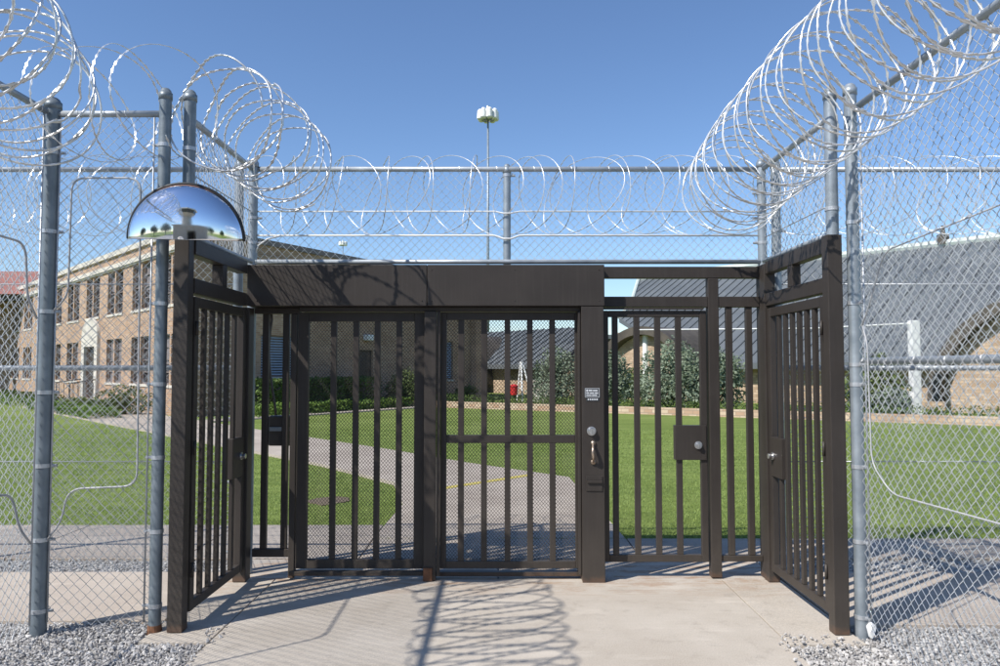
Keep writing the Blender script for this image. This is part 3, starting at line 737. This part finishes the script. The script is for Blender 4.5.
def window(par_wall, building, loc, ang, x0, x1, z0, z1, pane=None, frame=None, mull=1, bars=2, sill=True, depth=.10):
    fr = MB(); t = .06
    fr.box(x0, x0+t, depth, depth+.06, z0, z1).box(x1-t, x1, depth, depth+.06, z0, z1).box(x0+t, x1-t, depth+.001, depth+.059, z0, z0+t).box(x0+t, x1-t, depth+.001, depth+.059, z1-t, z1)
    w = x1-x0
    for k in range(mull):
        c = x0+w*(k+1)/(mull+1); fr.box(c-.035, c+.035, depth+.002, depth+.058, z0+t, z1-t)
    for k in range(bars):
        z = z0+(z1-z0)*(k+1)/(bars+1)
        fr.box(x0+t, x1-t, depth+.012, depth+.05, z-.02, z+.02)
    W = local_obj(fr, 'window', frame or M['sash'], building, loc, ang)
    child_local(MB().box(x0+.02, x1-.02, depth+.07, depth+.09, z0+.02, z1-.02), 'pane', pane or M['glass'], W)
    hb = random.choice((0, 0, .3, .45, .6, 1.0))
    if hb and not pane: child_local(MB().box(x0+.05, x1-.05, depth+.061, depth+.068, z1-.03-(z1-z0-.08)*hb, z1-.03), 'roller_blind', M['shade'], W)
    if sill: child_local(MB().box(x0-.06, x1+.06, -.04, depth-.002, z0-.10, z0-.002), 'sill', M['cream'], W)
    return W
Cn = Vector((-10.6, 25.3)); d1 = Vector((-.68, .73)).normalized(); d2 = Vector((.49, .87)).normalized()
BL = thing('brick_building', (Cn.x, Cn.y, 0), 'two storey buff brick building with paired tall windows and a white arched doorway', 'building')
# facade 1: local x runs from the far end to the corner so that outward normal is -y
L1 = 34.0; far1 = Cn+d1*L1; ang1 = math.atan2(-d1.y, -d1.x); loc1 = (far1.x, far1.y, 0)
def S1(s_): return L1-s_
wc = [1.45+3.25*k for k in range(10)]
ops = []; wins = []
for k, s_ in enumerate(wc):
    for q in (-.55, .55):
        c = S1(s_+q); wins.append((c-.47, c+.47, 3.85, 5.62))
        if k != 3: wins.append((c-.47, c+.47, 1.0, 2.80))
dx0, dx1 = S1(11.2)-.8, S1(11.2)+.8
ops = wins+[(dx0, dx1, .25, 2.55)]
W1 = local_obj(wall(L1, 6.25, .3, ops), 'wall', M['brick'], BL, loc1, ang1)
for (a, b2, c, d) in wins: window(W1, BL, loc1, ang1, a, b2, c, d, mull=0, bars=3)
child_local(MB().box(-.1, L1+.1, -.10, .35, 6.25, 6.46), 'parapet_coping', M['cream'], W1)
child_local(MB().box(0, L1+.04, -.12, -.003, 5.72, 5.90).box(0, L1+.03, -.07, -.003, 5.66, 5.718), 'cornice', M['cream'], W1)
# doorway
cxd = S1(11.2)
arc = [(cxd-1.25, -.12, 0), (cxd-1.25, -.12, 3.05)]+[(cxd-1.25*math.cos(PI*k/16), -.12, 3.05+.75*math.sin(PI*k/16)) for k in range(1, 16)]+[(cxd+1.25, -.12, 3.05), (cxd+1.25, -.12, 0), (cxd+.8, -.12, 0), (cxd+.8, -.12, 2.55), (cxd-.8, -.12, 2.55), (cxd-.8, -.12, 0)]
mb = MB().slab3(arc, (0, .115, 0))
Dr = local_obj(mb, 'door_surround', M['cream'], BL, loc1, ang1, fix=True)
child_local(MB().box(cxd-.78, cxd+.78, .12, .18, .25, 2.54).box(cxd-.03, cxd+.03, .10, .119, .3, 2.5), 'door', M['darkmetal'], Dr)
child_local(MB().box(cxd-1.2, cxd+1.2, -1.1, -.13, -.05, .16).box(cxd-1.0, cxd+1.0, -.7, -.13, .16, .25), 'step', M['cream'], Dr)
for sx in (-1.15, 1.15):
    mb = MB().tube([(cxd+sx, -1.1, 0), (cxd+sx, -1.1, .95), (cxd+sx, -.1, 1.1)], .03, 6)
    for k in range(5): mb.tube([(cxd+sx, -1.0+.2*k, .1), (cxd+sx, -1.0+.2*k, .97)], .012, 5)
    child_local(mb, 'handrail', M['darkmetal'], Dr)
# facade 2
L2 = 19.5; ang2 = math.atan2(d2.y, d2.x); loc2 = (Cn.x, Cn.y, 0)
def sx2(px):
    k = (px-500)/750; # Cn.x+d2.x*s = k*(Cn.y+d2.y*s)
    return (k*Cn.y-Cn.x)/(d2.x-k*d2.y)
ops2 = [(sx2(261), sx2(297), 1.25, 2.85), (sx2(440), sx2(453), 1.0, 3.0), (sx2(356), sx2(373), 0.1, 2.4)]
W2 = local_obj(wall(L2, 6.25, .3, ops2), 'wall', M['brick'], BL, loc2, ang2)
child_local(MB().box(.36, L2+.1, -.10, .35, 6.25, 6.46), 'parapet_coping', M['sash'], W2)
child_local(MB().box(.1, L2, -.06, -.002, 5.70, 5.85), 'cornice', M['brick'], W2)
for i, (a, b2, c, d) in enumerate(ops2):
    if i == 2:
        child_local(MB().box(a, b2, .1, .16, c, d), 'door', M['darkmetal'], W2)
    else:
        Wd = window(W2, BL, loc2, ang2, a, b2, c, d, mull=2 if i == 0 else 1, bars=0)
        mb = MB(); z = c+.08
        while z < d-.08:
            mb.quad((a+.05, .06, z), (b2-.05, .06, z), (b2-.05, .095, z+.05), (a+.05, .095, z+.05)); mb.quad((a+.05, .095, z+.055), (b2-.05, .095, z+.055), (b2-.05, .06, z+.005), (a+.05, .06, z+.005)); z += .10
        child_local(mb, 'blind', M['blind'], Wd)
xl = sx2(366)
child_local(MB().box(xl-.22, xl+.22, -.28, -.002, 2.82, 3.08), 'wall_lamp', M['white'], W2, bevel=.04)
child_local(MB().box(L2-1.2, L2+.05, -.35, -.002, -.2, 6.2), 'pilaster', M['brick'], W2)
# end wall of facade 2 block and roof slab
e2 = Cn+d2*L2
nrm2 = Vector((-d2.y, d2.x))
part(MB().prism([tuple(e2-nrm2*.0-d2*.3), tuple(e2+d2*.0), tuple(e2+nrm2*9), tuple(e2+nrm2*9-d2*.3)], -.2, 6.25), 'end_wall', M['brick'], BL)
q1 = far1; q2 = Cn; q3 = e2
part(MB().prism([tuple(q2+Vector((-.3, .6))), tuple(q3+nrm2*.4-d2*.4), tuple(q3+nrm2*8.6-d2*.4), tuple(q1+Vector((6, 10))), tuple(q1+Vector((.4, .6)))], 5.9, 6.1), 'roof', M['sash'], BL)
part(MB().tube([(Cn.x-4, Cn.y+8, 6), (Cn.x-4, Cn.y+8, 6.9)], .25, 10), 'roof_vent', M['galv'], BL)
# red roofed building far left
RB = thing('red_roofed_building', (-36, 46, 0), 'brick building with a red hipped roof and a shaded porch behind the leftmost pipe', 'building')
x0, x1, y0, y1 = -46, -26.6, 44, 58; ze, zr = 5.9, 8.3
ov = .6
a, b2, c, d = (x0-ov, y0-ov, ze), (x1+ov, y0-ov, ze), (x1+ov, y1+ov, ze), (x0-ov, y1+ov, ze)
r0, r1 = (x0+7, (y0+y1)/2, zr-.1), (x1-4.5, (y0+y1)/2, zr-.1)
mb = MB().quad(a, b2, r1, r0).quad(c, d, r0, r1).tri(b2, c, r1).tri(d, a, r0).quad(d, c, b2, a)
part(mb, 'roof', M['redtile'], RB)
mb = MB()
mb.box(x0, x1, y0+3, y1, -.2, ze-.01)
part(mb, 'wall', M['brick'], RB)
mb = MB()
for k in range(6): mb.box(x1-.9-k*3.6, x1-.2-k*3.6, y0, y0+.7, -.2, ze-.35)
part(mb, 'porch_column', M['tanbrick'], RB)
part(MB().box(x0, x1, y0-.02, y0+.6, ze-.34, ze-.01), 'porch_beam', M['darkmetal'], RB)
for k in range(5):
    xx = x1-2.9-k*3.6
    W_ = part(MB().box(xx-.75, xx+.75, y0+2.93, y0+2.999, 1.0, 4.2), 'window', M['cream'], RB)
    part(MB().box(xx-.62, xx-.05, y0+2.9, y0+2.929, 1.1, 4.1).box(xx+.05, xx+.62, y0+2.9, y0+2.929, 1.1, 4.1), 'pane', M['glass'], W_)
# metal roofed building on the right, with barrel arches along its eave
ud = Vector((.76, .65)).normalized(); ed = Vector((.65, -.76)).normalized(); rs_ = .56
E0 = Vector((10.6, 36.3))
def rp(t, w):   # t along the eave, w up the slope (plan metres)
    p = E0+ed*t+ud*w; return Vector((p.x, p.y, 1.84+rs_*w))
MR = thing('metal_roofed_building', (E0.x, E0.y, 0), 'low brick building under a huge grey standing seam metal roof with round arched bays', 'building')
def pxr(px, py):
    r = ray(px, py); o = Vector((0, 0, EYE)); r = Vector(r)
    nrm = Vector((-rs_*ud.x, -rs_*ud.y, 1)); p0 = rp(0, 0); k = (p0-o).dot(nrm)/r.dot(nrm)
    q = o+r*k; pl_ = Vector((q.x, q.y))-E0; return pl_.dot(ed), pl_.dot(ud)
WR = 11.0
tl = pxr(640, 279)[0]; tb, wb = pxr(619, 318)
TE = 24
poly = [(tb, wb), (-4.3, 1.6), (-1.0, 0), (TE, 0), (TE, WR), (tl, WR), (tb-.3, wb+1.5)]
off = Vector((0, 0, -.28))
part(MB().slab3([rp(*p) for p in poly], off), 'roof', M['roofmetal'], MR, fix=True)
# seams clipped to the polygon
def clip_seam(poly, t):
    ws = []
    for i in range(len(poly)):
        (a0, b0), (a1, b1) = poly[i], poly[(i+1) % len(poly)]
        if (a0-t)*(a1-t) < 0: ws.append(b0+(b1-b0)*(t-a0)/(a1-a0))
    return (min(ws), max(ws)) if len(ws) >= 2 else None
mb = MB(); t = min(p[0] for p in poly)+.2
while t < TE:
    c = clip_seam(poly, t)
    if c: mb.slab3([rp(t-.022, c[0])+Vector((0,0,.004)), rp(t+.03, c[0])+Vector((0,0,.004)), rp(t+.03, c[1])+Vector((0,0,.004)), rp(t-.03, c[1])+Vector((0,0,.004))], (0, 0, .05))
    t += .62
part(mb, 'roof_seam', M['seam'], MR, fix=True)
part(MB().tube([rp(tl-.1, WR)+Vector((0,0,.05)), rp(TE, WR)+Vector((0,0,.05))], .22, 8), 'ridge_cap', M['ridge'], MR)
part(MB().tube([rp(tl-.1, WR)+Vector((0,0,.05)), rp(tb-.3, wb+1.5)+Vector((0,0,.05)), rp(tb, wb)+Vector((0,0,.05))], .14, 8), 'verge_cap', M['ridge'], MR)
vt = pxr(942, 246)[0]
part(MB().tube([rp(vt, WR), rp(vt, WR)+Vector((0,0,.5)), rp(vt, WR)+Vector((0,0,.55)), rp(vt, WR)+Vector((0,0,1.0))], [.3, .3, .14, .08], 8), 'roof_vent', M['arch'], MR)
# lower roof continuing to the left
poly2 = [(-30, 0), (tb-.35, 0), (tb-.35, 4.4), (-30, 4.4)]
part(MB().slab3([rp(*p)+Vector((0,0,-.02)) for p in poly2], off), 'lower_roof', M['roofmetal'], MR, fix=True)
mb = MB(); t = -29.8
while t < tb-.4:
    mb.slab3([rp(t-.03, 0)-Vector((0,0,.014)), rp(t+.03, 0)-Vector((0,0,.014)), rp(t+.03, 4.4)-Vector((0,0,.014)), rp(t-.03, 4.4)-Vector((0,0,.014))], (0, 0, .07)); t += .62
part(mb, 'lower_roof_seam', M['seam'], MR, fix=True)
# walls under the eave
mb = MB()
def plan(t, w): p = E0+ed*t+ud*w; return (p.x, p.y)
mb.prism([plan(-30, .7), plan(TE, .7), plan(TE, 1.0), plan(-30, 1.0)], -.2, 2.0)
part(mb, 'wall', M['tanbrick'], MR)
part(MB().prism([plan(tb+.4, 4.2), plan(TE-.5, 4.2), plan(TE-.5, 4.6), plan(tb+.4, 4.6)], -.2, 3.8), 'inner_wall', M['tanbrick'], MR)
part(MB().prism([plan(tb+.3, 1.2), plan(tb+.7, 1.2), plan(tb+.7, WR-.2), plan(tb+.3, WR-.2)], -.2, 3.2), 'end_wall', M['tanbrick'], MR)
part(MB().prism([plan(-30, 4.3), plan(tb-.35, 4.3), plan(tb-.35, 4.6), plan(-30, 4.6)], -.2, 4.0), 'back_wall', M['tanbrick'], MR)
# barrel arches
for t0, rr, cz in ((-21.2, 3.4, .5), (-4.0, 3.2, .55), (13.6, 3.95, .35)):
    ro, ri = rr, rr-.42
    mb = MB(); n = 28; w0, w1 = -1.1, 5.5
    ring = []
    for k in range(n+1):
        g = PI*k/n
        ring.append((t0-math.cos(g)*ro, cz+math.sin(g)*ro, t0-math.cos(g)*ri, cz+math.sin(g)*ri))
    def v3(t, z, w): p = E0+ed*t+ud*w; return (p.x, p.y, z)
    for k in range(n):
        a, b2 = ring[k], ring[k+1]
        A_, B_, C_, D2 = v3(a[0], a[1], w0), v3(b2[0], b2[1], w0), v3(b2[2], b2[3], w0), v3(a[2], a[3], w0)
        A1, B1, C1, D1 = v3(a[0], a[1], w1), v3(b2[0], b2[1], w1), v3(b2[2], b2[3], w1), v3(a[2], a[3], w1)
        mb.quad(A_, B_, C_, D2); mb.quad(A_, A1, B1, B_); mb.quad(D2, C_, C1, D1)
    part(mb, 'arch_vault', M['arch'], MR, fix=False)
    pl_ = [Vector(v3(t0-math.cos(PI*k/n)*(ri-.02), cz+math.sin(PI*k/n)*(ri-.02), -.55)) for k in range(n+1)]
    pl_ = [Vector(v3(t0-(ri-.02), -.2, -.55))]+pl_+[Vector(v3(t0+(ri-.02), -.2, -.55))]
    part(MB().slab3(pl_, (ud.x*.3, ud.y*.3, 0)), 'arch_wall', M['tanbrick'], MR, fix=True)
# downpipes
for px, py0 in ((646, 330),):
    q = at(px, 400, 39.0); part(MB().tube([(q.x, q.y, 0), (q.x, q.y, 3.3)], .16, 8), 'downpipe', M['white'], MR)
# distant dark block between
FB = thing('distant_shed', (9, 70, 0), 'low dark flat roofed shed far behind the junipers', 'building')
part(MB().box(6.5, 13.5, 70, 78, -.2, 4.3), 'wall', M['arch'], FB); part(MB().box(6.2, 13.8, 69.7, 78.3, 4.31, 4.7), 'roof', M['roofmetal'], FB)

# white post with wire in front of the right building
wpq = at(915.5, 400, 26.8)
WP = thing('white_post', (wpq.x, wpq.y, 0), 'white square post with a wire, standing in the bed before the metal roofed building', 'post')
part(MB().box(wpq.x-.15, wpq.x+.15, wpq.y-.15, wpq.y+.15, -.1, 3.3), 'shaft', M['white'], WP, bevel=.02)
part(MB().tube([(wpq.x-.1, wpq.y, 3.2), (wpq.x-3, wpq.y+1.5, 3.1), (wpq.x-9, wpq.y+4.6, 3.2)], .025, 6), 'wire', M['white'], WP)
# concrete bench-like frame at the post
q = at(893, 400, 27.5)
WF = thing('picnic_table', (q.x, q.y, 0), 'pale picnic table beside the white post', 'table')
part(MB().box(q.x-1.0, q.x+.5, q.y-.4, q.y+.4, .70, .78), 'tabletop', M['cream'], WF, bevel=.01)
for sx in (-.8, .3): part(MB().box(q.x+sx-.06, q.x+sx+.06, q.y-.3, q.y+.3, -.05, .699), 'leg', M['cream'], WF)
for sy in (-.75, .55): part(MB().box(q.x-1.0, q.x+.5, q.y+sy, q.y+sy+.22, .42, .47), 'seat', M['cream'], WF, bevel=.01)
# red bin and white ladder-like stand in the distance
q = at(514, 395, 37)
RBn = thing('red_bin', (q.x, q.y, 0), 'small red bin with a lid standing before the far arch', 'bin')
part(MB().tube([(q.x, q.y, .28), (q.x, q.y, .68)], [.17, .2], 14), 'body', M['red'], RBn)
part(MB().tube([(q.x, q.y, .681), (q.x, q.y, .73), (q.x, q.y, .8)], [.22, .22, .1], 14), 'lid', M['red'], RBn)
part(MB().tube([(q.x, q.y, -.1), (q.x, q.y, .28)], .05, 8), 'leg', M['darkmetal'], RBn)
q = at(522, 395, 37.5)
WS = thing('white_ladder', (q.x, q.y, 0), 'white folding ladder standing beside the red bin', 'ladder')
part(MB().tube([(q.x-.25, q.y, -.05), (q.x-.08, q.y+.2, 1.9)], .03, 6).tube([(q.x-.0, q.y-.4, -.05), (q.x-.02, q.y+.1, 1.9)], .05, 6).tube([(q.x+.55, q.y-.2, -.05), (q.x+.02, q.y+.15, 1.9)], .05, 6), 'rail', M['white'], WS)
mb = MB()
for k in range(5): mb.box(q.x-.22+.03*k, q.x+.0, q.y-.3+.09*k, q.y-.22+.09*k, .25+k*.33, .30+k*.33)
part(mb, 'rung', M['white'], WS)
q0, q1 = at(530, 400, 36), at(556, 400, 36)
PF = thing('picket_fence', (q0.x, q0.y, 0), 'short pale picket fence beside the leftmost juniper', 'fence')
mb = MB()
for k in range(13): x = q0.x+(q1.x-q0.x)*k/12; mb.box(x-.045, x+.045, 35.98, 36.02, -.05, 1.05)
part(mb, 'picket', M['cream'], PF); part(MB().box(q0.x, q1.x, 36.021, 36.06, .8, .88).box(q0.x, q1.x, 36.021, 36.06, .25, .33), 'rail', M['cream'], PF)

# ---------------------------------------------------------------- planting border
BP = [Vector((-4.6, 33.0)), Vector((4.1, 27.6)), Vector((14.2, 21.6)), Vector((24, 16.5))]
def border(y_off, w, z0, z1):
    pl_ = [(p.x, p.y+y_off) for p in BP]+[(p.x, p.y+y_off+w) for p in BP[::-1]]
    return MB().prism(pl_, z0, z1)
BW = tag(border(0, .4, -.1, .19).build('stone_border_wall', M['border']), 'low pink stone edging wall along the far side of the lawn', 'wall')
# ---------------------------------------------------------------- foliage
def leaves(mb, cx, cy, cz, rx, ry, rz, n, size, seed=0, shell=.5, lum=.35, minz=0.0):
    k = 0; tries = 0
    while k < n and tries < n*6:
        tries += 1
        v = Vector((random.gauss(0, 1), random.gauss(0, 1), random.gauss(0, 1))).normalized()
        rad = random.random()**(1/3)*(1-shell)+shell if random.random() < .75 else random.random()
        nn = 1+lum*noise.noise((v.x*2.2+seed, v.y*2.2, v.z*2.2+seed*2))+lum*.7*noise.noise((v.x*5+seed, v.y*5, v.z*5))
        p = Vector((cx+v.x*rx*rad*nn, cy+v.y*ry*rad*nn, cz+v.z*rz*rad*nn))
        if p.z < minz: continue
        if noise.noise((p.x*2.0/max(.3, rx)+seed, p.y*2.0/max(.3, ry), p.z*2.0/max(.3, rz))) < -.28: continue
        a = Vector((random.gauss(0, 1), random.gauss(0, 1), random.gauss(0, 1))).normalized(); a = (a+v*.5).normalized()
        t = a.orthogonal().normalized(); b2 = a.cross(t); g = random.random()*6.28
        t2 = t*math.cos(g)+b2*math.sin(g); b3 = a.cross(t2); s_ = size*random.uniform(.6, 1.4)
        mb.quad(p-t2*s_*.5, p+b3*s_*.28, p+t2*s_*.5, p-b3*s_*.28); k += 1
def shrub(name, label, cat, loc, blobs, m, n, size, trunk=None, group=None):
    t = thing(name, loc, label, cat, group)
    mb = MB(); x, y, z = loc
    tot = sum(b[3]*b[5] for b in blobs)
    for i, (bx, by, bz, rx, ry, rz) in enumerate(blobs):
        leaves(mb, x+bx, y+by, z+bz, rx, ry, rz, int(n*rx*rz/tot), size, seed=i*3.1+x)
    part(mb, 'crown', m, t)
    mb = MB(); tr = trunk or (.10, blobs[0][2])
    mb.tube([(x, y, z-.1), (x+.03, y, z+tr[1]*.5), (x, y, z+tr[1])], [tr[0], tr[0]*.75, tr[0]*.4], 7)
    for b in blobs[:6]: mb.tube([(x+.02, y, z+tr[1]*.35), (x+b[0]*.6, y+b[1]*.6, z+b[2]*.85), (x+b[0]*.95, y+b[1]*.95, z+b[2])], [tr[0]*.5, tr[0]*.3, tr[0]*.12], 5)
    part(mb, 'trunk', M['bark'], t)
    return t
def juniper(px, base, Y, w, h, label, m='spruce', n=5200, name='juniper'):
    q = at(px, 400, Y); b = []
    k = max(5, int(w*3))
    for i in range(k):
        g = 2*PI*i/k+random.random()*.5; f = random.uniform(.35, .62)
        zz = h*random.choice((.28, .45, .62))
        b.append((math.cos(g)*w*.5*f, math.sin(g)*w*.45*f, zz, w*random.uniform(.24, .34), w*random.uniform(.24, .34), h*random.uniform(.2, .3)))
    b.append((0, 0, h*.72, w*.26, w*.26, h*.26)); b.append((w*.1, -w*.1, h*.5, w*.34, w*.34, h*.42)); b.append((0, 0, h*.25, w*.46, w*.42, h*.25))
    return shrub(name, label, 'tree', (q.x, Y, 0), b, M[m], n, .13, group='junipers behind the stone edging wall')
juniper(557, 0, 31.5, 2.3, 2.55, 'bushy blue green juniper left of the thick gate post')
juniper(612, 0, 31, 1.7, 2.4, 'narrow dark juniper just right of the thick gate post')
juniper(633, 0, 33, 1.6, 1.7, 'olive green shrub between the narrow and the wide junipers', 'olive', 2600)
juniper(672, 0, 28.5, 2.9, 2.75, 'wide blue green juniper behind the right gate leaf', n=7500)
juniper(716, 0, 28.2, 2.2, 2.45, 'blue green juniper directly right of the widest one')
juniper(872, 0, 25.5, 2.2, 2.15, 'rounded green juniper behind the right chain link fence', 'olive', 4200)
juniper(893, 0, 24.5, 1.2, 1.0, 'small low juniper right of the rounded one behind the right fence', 'spruce', 1800)
# low hedge strips
mb = MB()
for i in range(len(BP)-1):
    for k in range(60):
        p = BP[i].lerp(BP[i+1], (k+random.random())/60); leaves(mb, p.x, p.y+.9, .22, .35, .35, .26, 90, .07, seed=k, minz=-.02)
tag(mb.build('low_hedge', M['hedge']), 'low dark green hedge behind the stone edging wall', 'hedge', kind='stuff')
# hedge along the shaded facade (boxy)
def hedge_box(name, label, p0, p1, w, h, n, m, size, cat='hedge'):
    t = thing(name, (p0[0], p0[1], 0), label, cat); mb = MB(); p0, p1 = Vector(p0), Vector(p1); d = p1-p0; L = d.length; d.normalize(); nr = Vector((-d.y, d.x))
    for _ in range(n):
        f = random.random(); s_ = random.random()*L
        if f < .45: a, z = random.uniform(-w/2, w/2), h+random.gauss(0, .03)
        elif f < .9: a, z = random.choice((-w/2, w/2))+random.gauss(0, .03), random.uniform(0, h)
        else: a, z = random.uniform(-w/2, w/2), random.uniform(0, h)
        z += .07*noise.noise((s_*1.2, 0, w))
        c0 = p0+d*s_+nr*(a+.06*noise.noise((s_*1.5, z, 3)))
        p = Vector((c0.x, c0.y, z)); A_ = Vector((random.gauss(0, 1), random.gauss(0, 1), random.gauss(0, 1))).normalized(); T_ = A_.orthogonal().normalized(); B_ = A_.cross(T_); s2 = size*random.uniform(.6, 1.4)
        mb.quad(p-T_*s2*.5, p+B_*s2*.35, p+T_*s2*.5, p-B_*s2*.35)
    part(mb, 'foliage', m, t)
    return t
def on2(px, off): # point on the ground in front of facade 2
    s_ = sx2(px); p = Cn+d2*s_; return (p.x+d2.y*off, p.y-d2.x*off)
hedge_box('hedge', 'clipped boxy hedge below the window with blue blinds', on2(225, 1.1), on2(352, 1.1), 1.1, 1.15, 11000, M['hedge'], .11)
hedge_box('ground_cover_row', 'row of low bright green plants in front of the clipped hedge', on2(200, 2.3), on2(420, 2.0), .7, .32, 6000, M['lime'], .09, 'plants')
q = on2(372, 1.9)
shrub('round_shrub', 'round green shrub below the white wall lamp', 'shrub', (q[0], q[1], 0), [(-.3,0,.6,.7,.7,.55),(.4,.1,.65,.7,.7,.6),(0,-.1,1.05,.65,.6,.5),(.1,.3,.4,.95,.8,.4)], M['olive'], 5200, .09)
q = on2(447, 1.2)
shrub('small_shrub', 'small green shrub under the narrow shaded window', 'shrub', (q[0], q[1], 0), [(0,0,.35,.5,.5,.35),(.2,0,.45,.4,.4,.3),(-.2,0,.3,.4,.4,.3)], M['hedge'], 1200, .09)
def on1(s_, off): p = Cn+d1*s_; return (p.x-.73*off, p.y-.68*off)
i = 0
for s_, lab in ((2.4, 'bushy shrub nearest the corner of the brick building'), (5.2, 'bushy shrub under the second window pair of the brick building'), (8.3, 'bushy shrub just right of the white doorway'), (14.4, 'bushy shrub just left of the white doorway'), (18, 'bushy shrub two bays left of the white doorway'), (22, 'bushy shrub three bays left of the white doorway'), (26, 'bushy shrub farthest along the brick facade')):
    q = on1(s_, 1.2); h = .36 if s_ > 3 else .9
    shrub('foundation_shrub', lab, 'shrub', (q[0], q[1], 0), [(-.4,0,h*.5,.6,.5,h*.5),(.4,.1,h*.5,.6,.5,h*.5),(0,0,h*.75,.5,.5,h*.4),(0,.2,h*.35,.9,.6,h*.35)], M['hedge' if i % 2 else 'olive'], 1800, .10, group='shrubs along the brick facade'); i += 1
for s0, s1, lab in ((.5, 9.6, 'row of low green plants right of the white doorway'), (12.8, 30, 'row of low green plants left of the white doorway')):
    hedge_box('ground_cover_row', lab, on1(s0, 2.3), on1(s1, 2.3), .9, .25, 3500, M['lime'], .10, 'plants')

# ---------------------------------------------------------------- flood light masts
def mast(px, py_top, Y, label):
    q = at(px, py_top, Y); H = q.z
    t = thing('floodlight_mast', (q.x, Y, 0), label, 'light mast', 'tall floodlight masts')
    part(MB().tube([(q.x, Y, -.1), (q.x, Y, H*.5), (q.x, Y, H-1.0)], [.15, .12, .08], 10), 'pole', M['galv'], t, smooth=True)
    part(MB().tube([(q.x+.55*math.cos(2*PI*k/16), Y+.55*math.sin(2*PI*k/16), H-1.25) for k in range(16)], .06, 6, closed=True).tube([(q.x-.55, Y, H-1.25), (q.x+.55, Y, H-1.25)], .05, 6).tube([(q.x, Y-.55, H-1.25), (q.x, Y+.55, H-1.25)], .05, 6).tube([(q.x, Y, H-1.3), (q.x, Y, H-.5), (q.x, Y, H)], [.2, .3, .12], 8), 'ring', M['galv'], t)
    for k in range(8):
        g = 2*PI*k/8+.2; cx, cy = q.x+(.72*math.cos(g)), Y+.72*math.sin(g)
        part(MB().tube([(cx, cy, H-.35), (cx, cy, H-.5), (cx, cy, H-1.2), (cx, cy, H-1.3)], [.12, .24, .29, .2], 10).tube([(q.x+.4*math.cos(g), Y+.4*math.sin(g), H-1.25), (cx, cy, H-1.2)], .05, 5), 'floodlight', M['white'], t)
mast(488, 106, 66, 'tall floodlight mast with a ring of white lamps against the blue sky')
mast(343, 240, 170, 'tiny distant floodlight mast above the dark end of the brick building')

# ---------------------------------------------------------------- behind the camera (seen in the dome mirror)
GT = thing('guard_tower', (-1.2, -11, 0), 'tan guard tower with a flared glazed cabin, reflected in the dome mirror', 'tower')
tx, ty = -1.2, -11
part(MB().box(tx-3.6, tx-.9, ty-3, ty+3, -.2, 3.6).box(tx+.9, tx+3.6, ty-3, ty+3, -.2, 3.6).box(tx-.9, tx+.9, ty-3, ty+3, 2.6, 3.6), 'gatehouse', M['tower'], GT)
part(MB().box(tx-.88, tx+.88, ty-2.8, ty-2.6, -.1, 2.58), 'gatehouse_door', M['darkmetal'], GT)
part(MB().box(tx-3.9, tx+3.9, ty-3.3, ty+3.3, 3.61, 3.85), 'gatehouse_roof', M['cream'], GT)
def frus(x, y, r0, r1, z0, z1, n=8): return MB().tube([(x, y, z0), (x, y, z1)], [r0, r1], n)
part(frus(tx-1, ty, 1.2, 1.2, 3.86, 6.5), 'shaft', M['tower'], GT)
part(frus(tx-1, ty, 1.3, 2.2, 6.51, 7.4), 'cabin_base', M['tower'], GT)
part(frus(tx-1, ty, 2.15, 2.5, 7.41, 8.6), 'cabin_glazing', M['glass'], GT)
part(frus(tx-1, ty, 2.95, 2.8, 8.61, 9.0), 'cabin_roof', M['white'], GT)
for i, (x, y, h, r) in enumerate(((-26, -34, 8, 4), (-34, -24, 7, 4), (-18, -40, 9, 4.5), (18, -44, 8, 4), (30, -36, 7, 3.6))):
    lab = ('tree left of the guard tower in the mirror', 'tree farthest left in the mirror', 'tallest tree behind the guard tower in the mirror', 'tree right of the guard tower in the mirror', 'tree farthest right in the mirror')[i]
    bl = [(math.cos(k)*r*.5, math.sin(k)*r*.5, h*.6+random.uniform(-1, 1), r*.55, r*.55, r*.42) for k in range(6)]+[(0, 0, h*.8, r*.6, r*.6, r*.4)]
    shrub('leafy_tree', lab, 'tree', (x, y, 0), bl, M['tree'], 3500, .5, (.3, h*.6), group='trees behind the camera')

# ---------------------------------------------------------------- light, sky, camera
SX, SY = .75, .575
sd = Vector((SX, SY, -1)).normalized()
sl = bpy.data.lights.new('sun', 'SUN'); sl.energy = 4.2; sl.angle = math.radians(.53); sl.color = (1, .955, .90)
so = bpy.data.objects.new('sun', sl); C.objects.link(so); so.rotation_euler = sd.to_track_quat('-Z', 'Y').to_euler()
w = bpy.data.worlds.new('World'); S.world = w; w.use_nodes = True; nt = w.node_tree
sky = nt.nodes.new('ShaderNodeTexSky'); sky.sky_type = 'NISHITA'; sky.sun_disc = False
sky.sun_elevation = math.asin(-sd.z); sky.sun_rotation = math.atan2(-sd.x, -sd.y)
sky.air_density = 1.0; sky.dust_density = .15; sky.ozone_density = 4.5; sky.altitude = 300
hs = nt.nodes.new('ShaderNodeHueSaturation'); hs.inputs['Saturation'].default_value = 1.04; hs.inputs['Hue'].default_value = .503
nt.links.new(sky.outputs[0], hs.inputs['Color']); nt.links.new(hs.outputs[0], nt.nodes['Background'].inputs['Color']); nt.nodes['Background'].inputs['Strength'].default_value = .115
cam = bpy.data.cameras.new('camera'); co = bpy.data.objects.new('camera', cam); C.objects.link(co)
cam.lens = 27; cam.sensor_width = 36; cam.clip_end = 3000; cam.clip_start = .05
co.location = (0, 0, EYE); co.rotation_euler = (math.radians(90)+TH, 0, 0)
S.camera = co
S.view_settings.view_transform = 'Standard'; S.view_settings.look = 'None'; S.view_settings.gamma = 1; S.view_settings.exposure = .5
for o in bpy.data.objects:
    if '_w' in o: del o['_w']
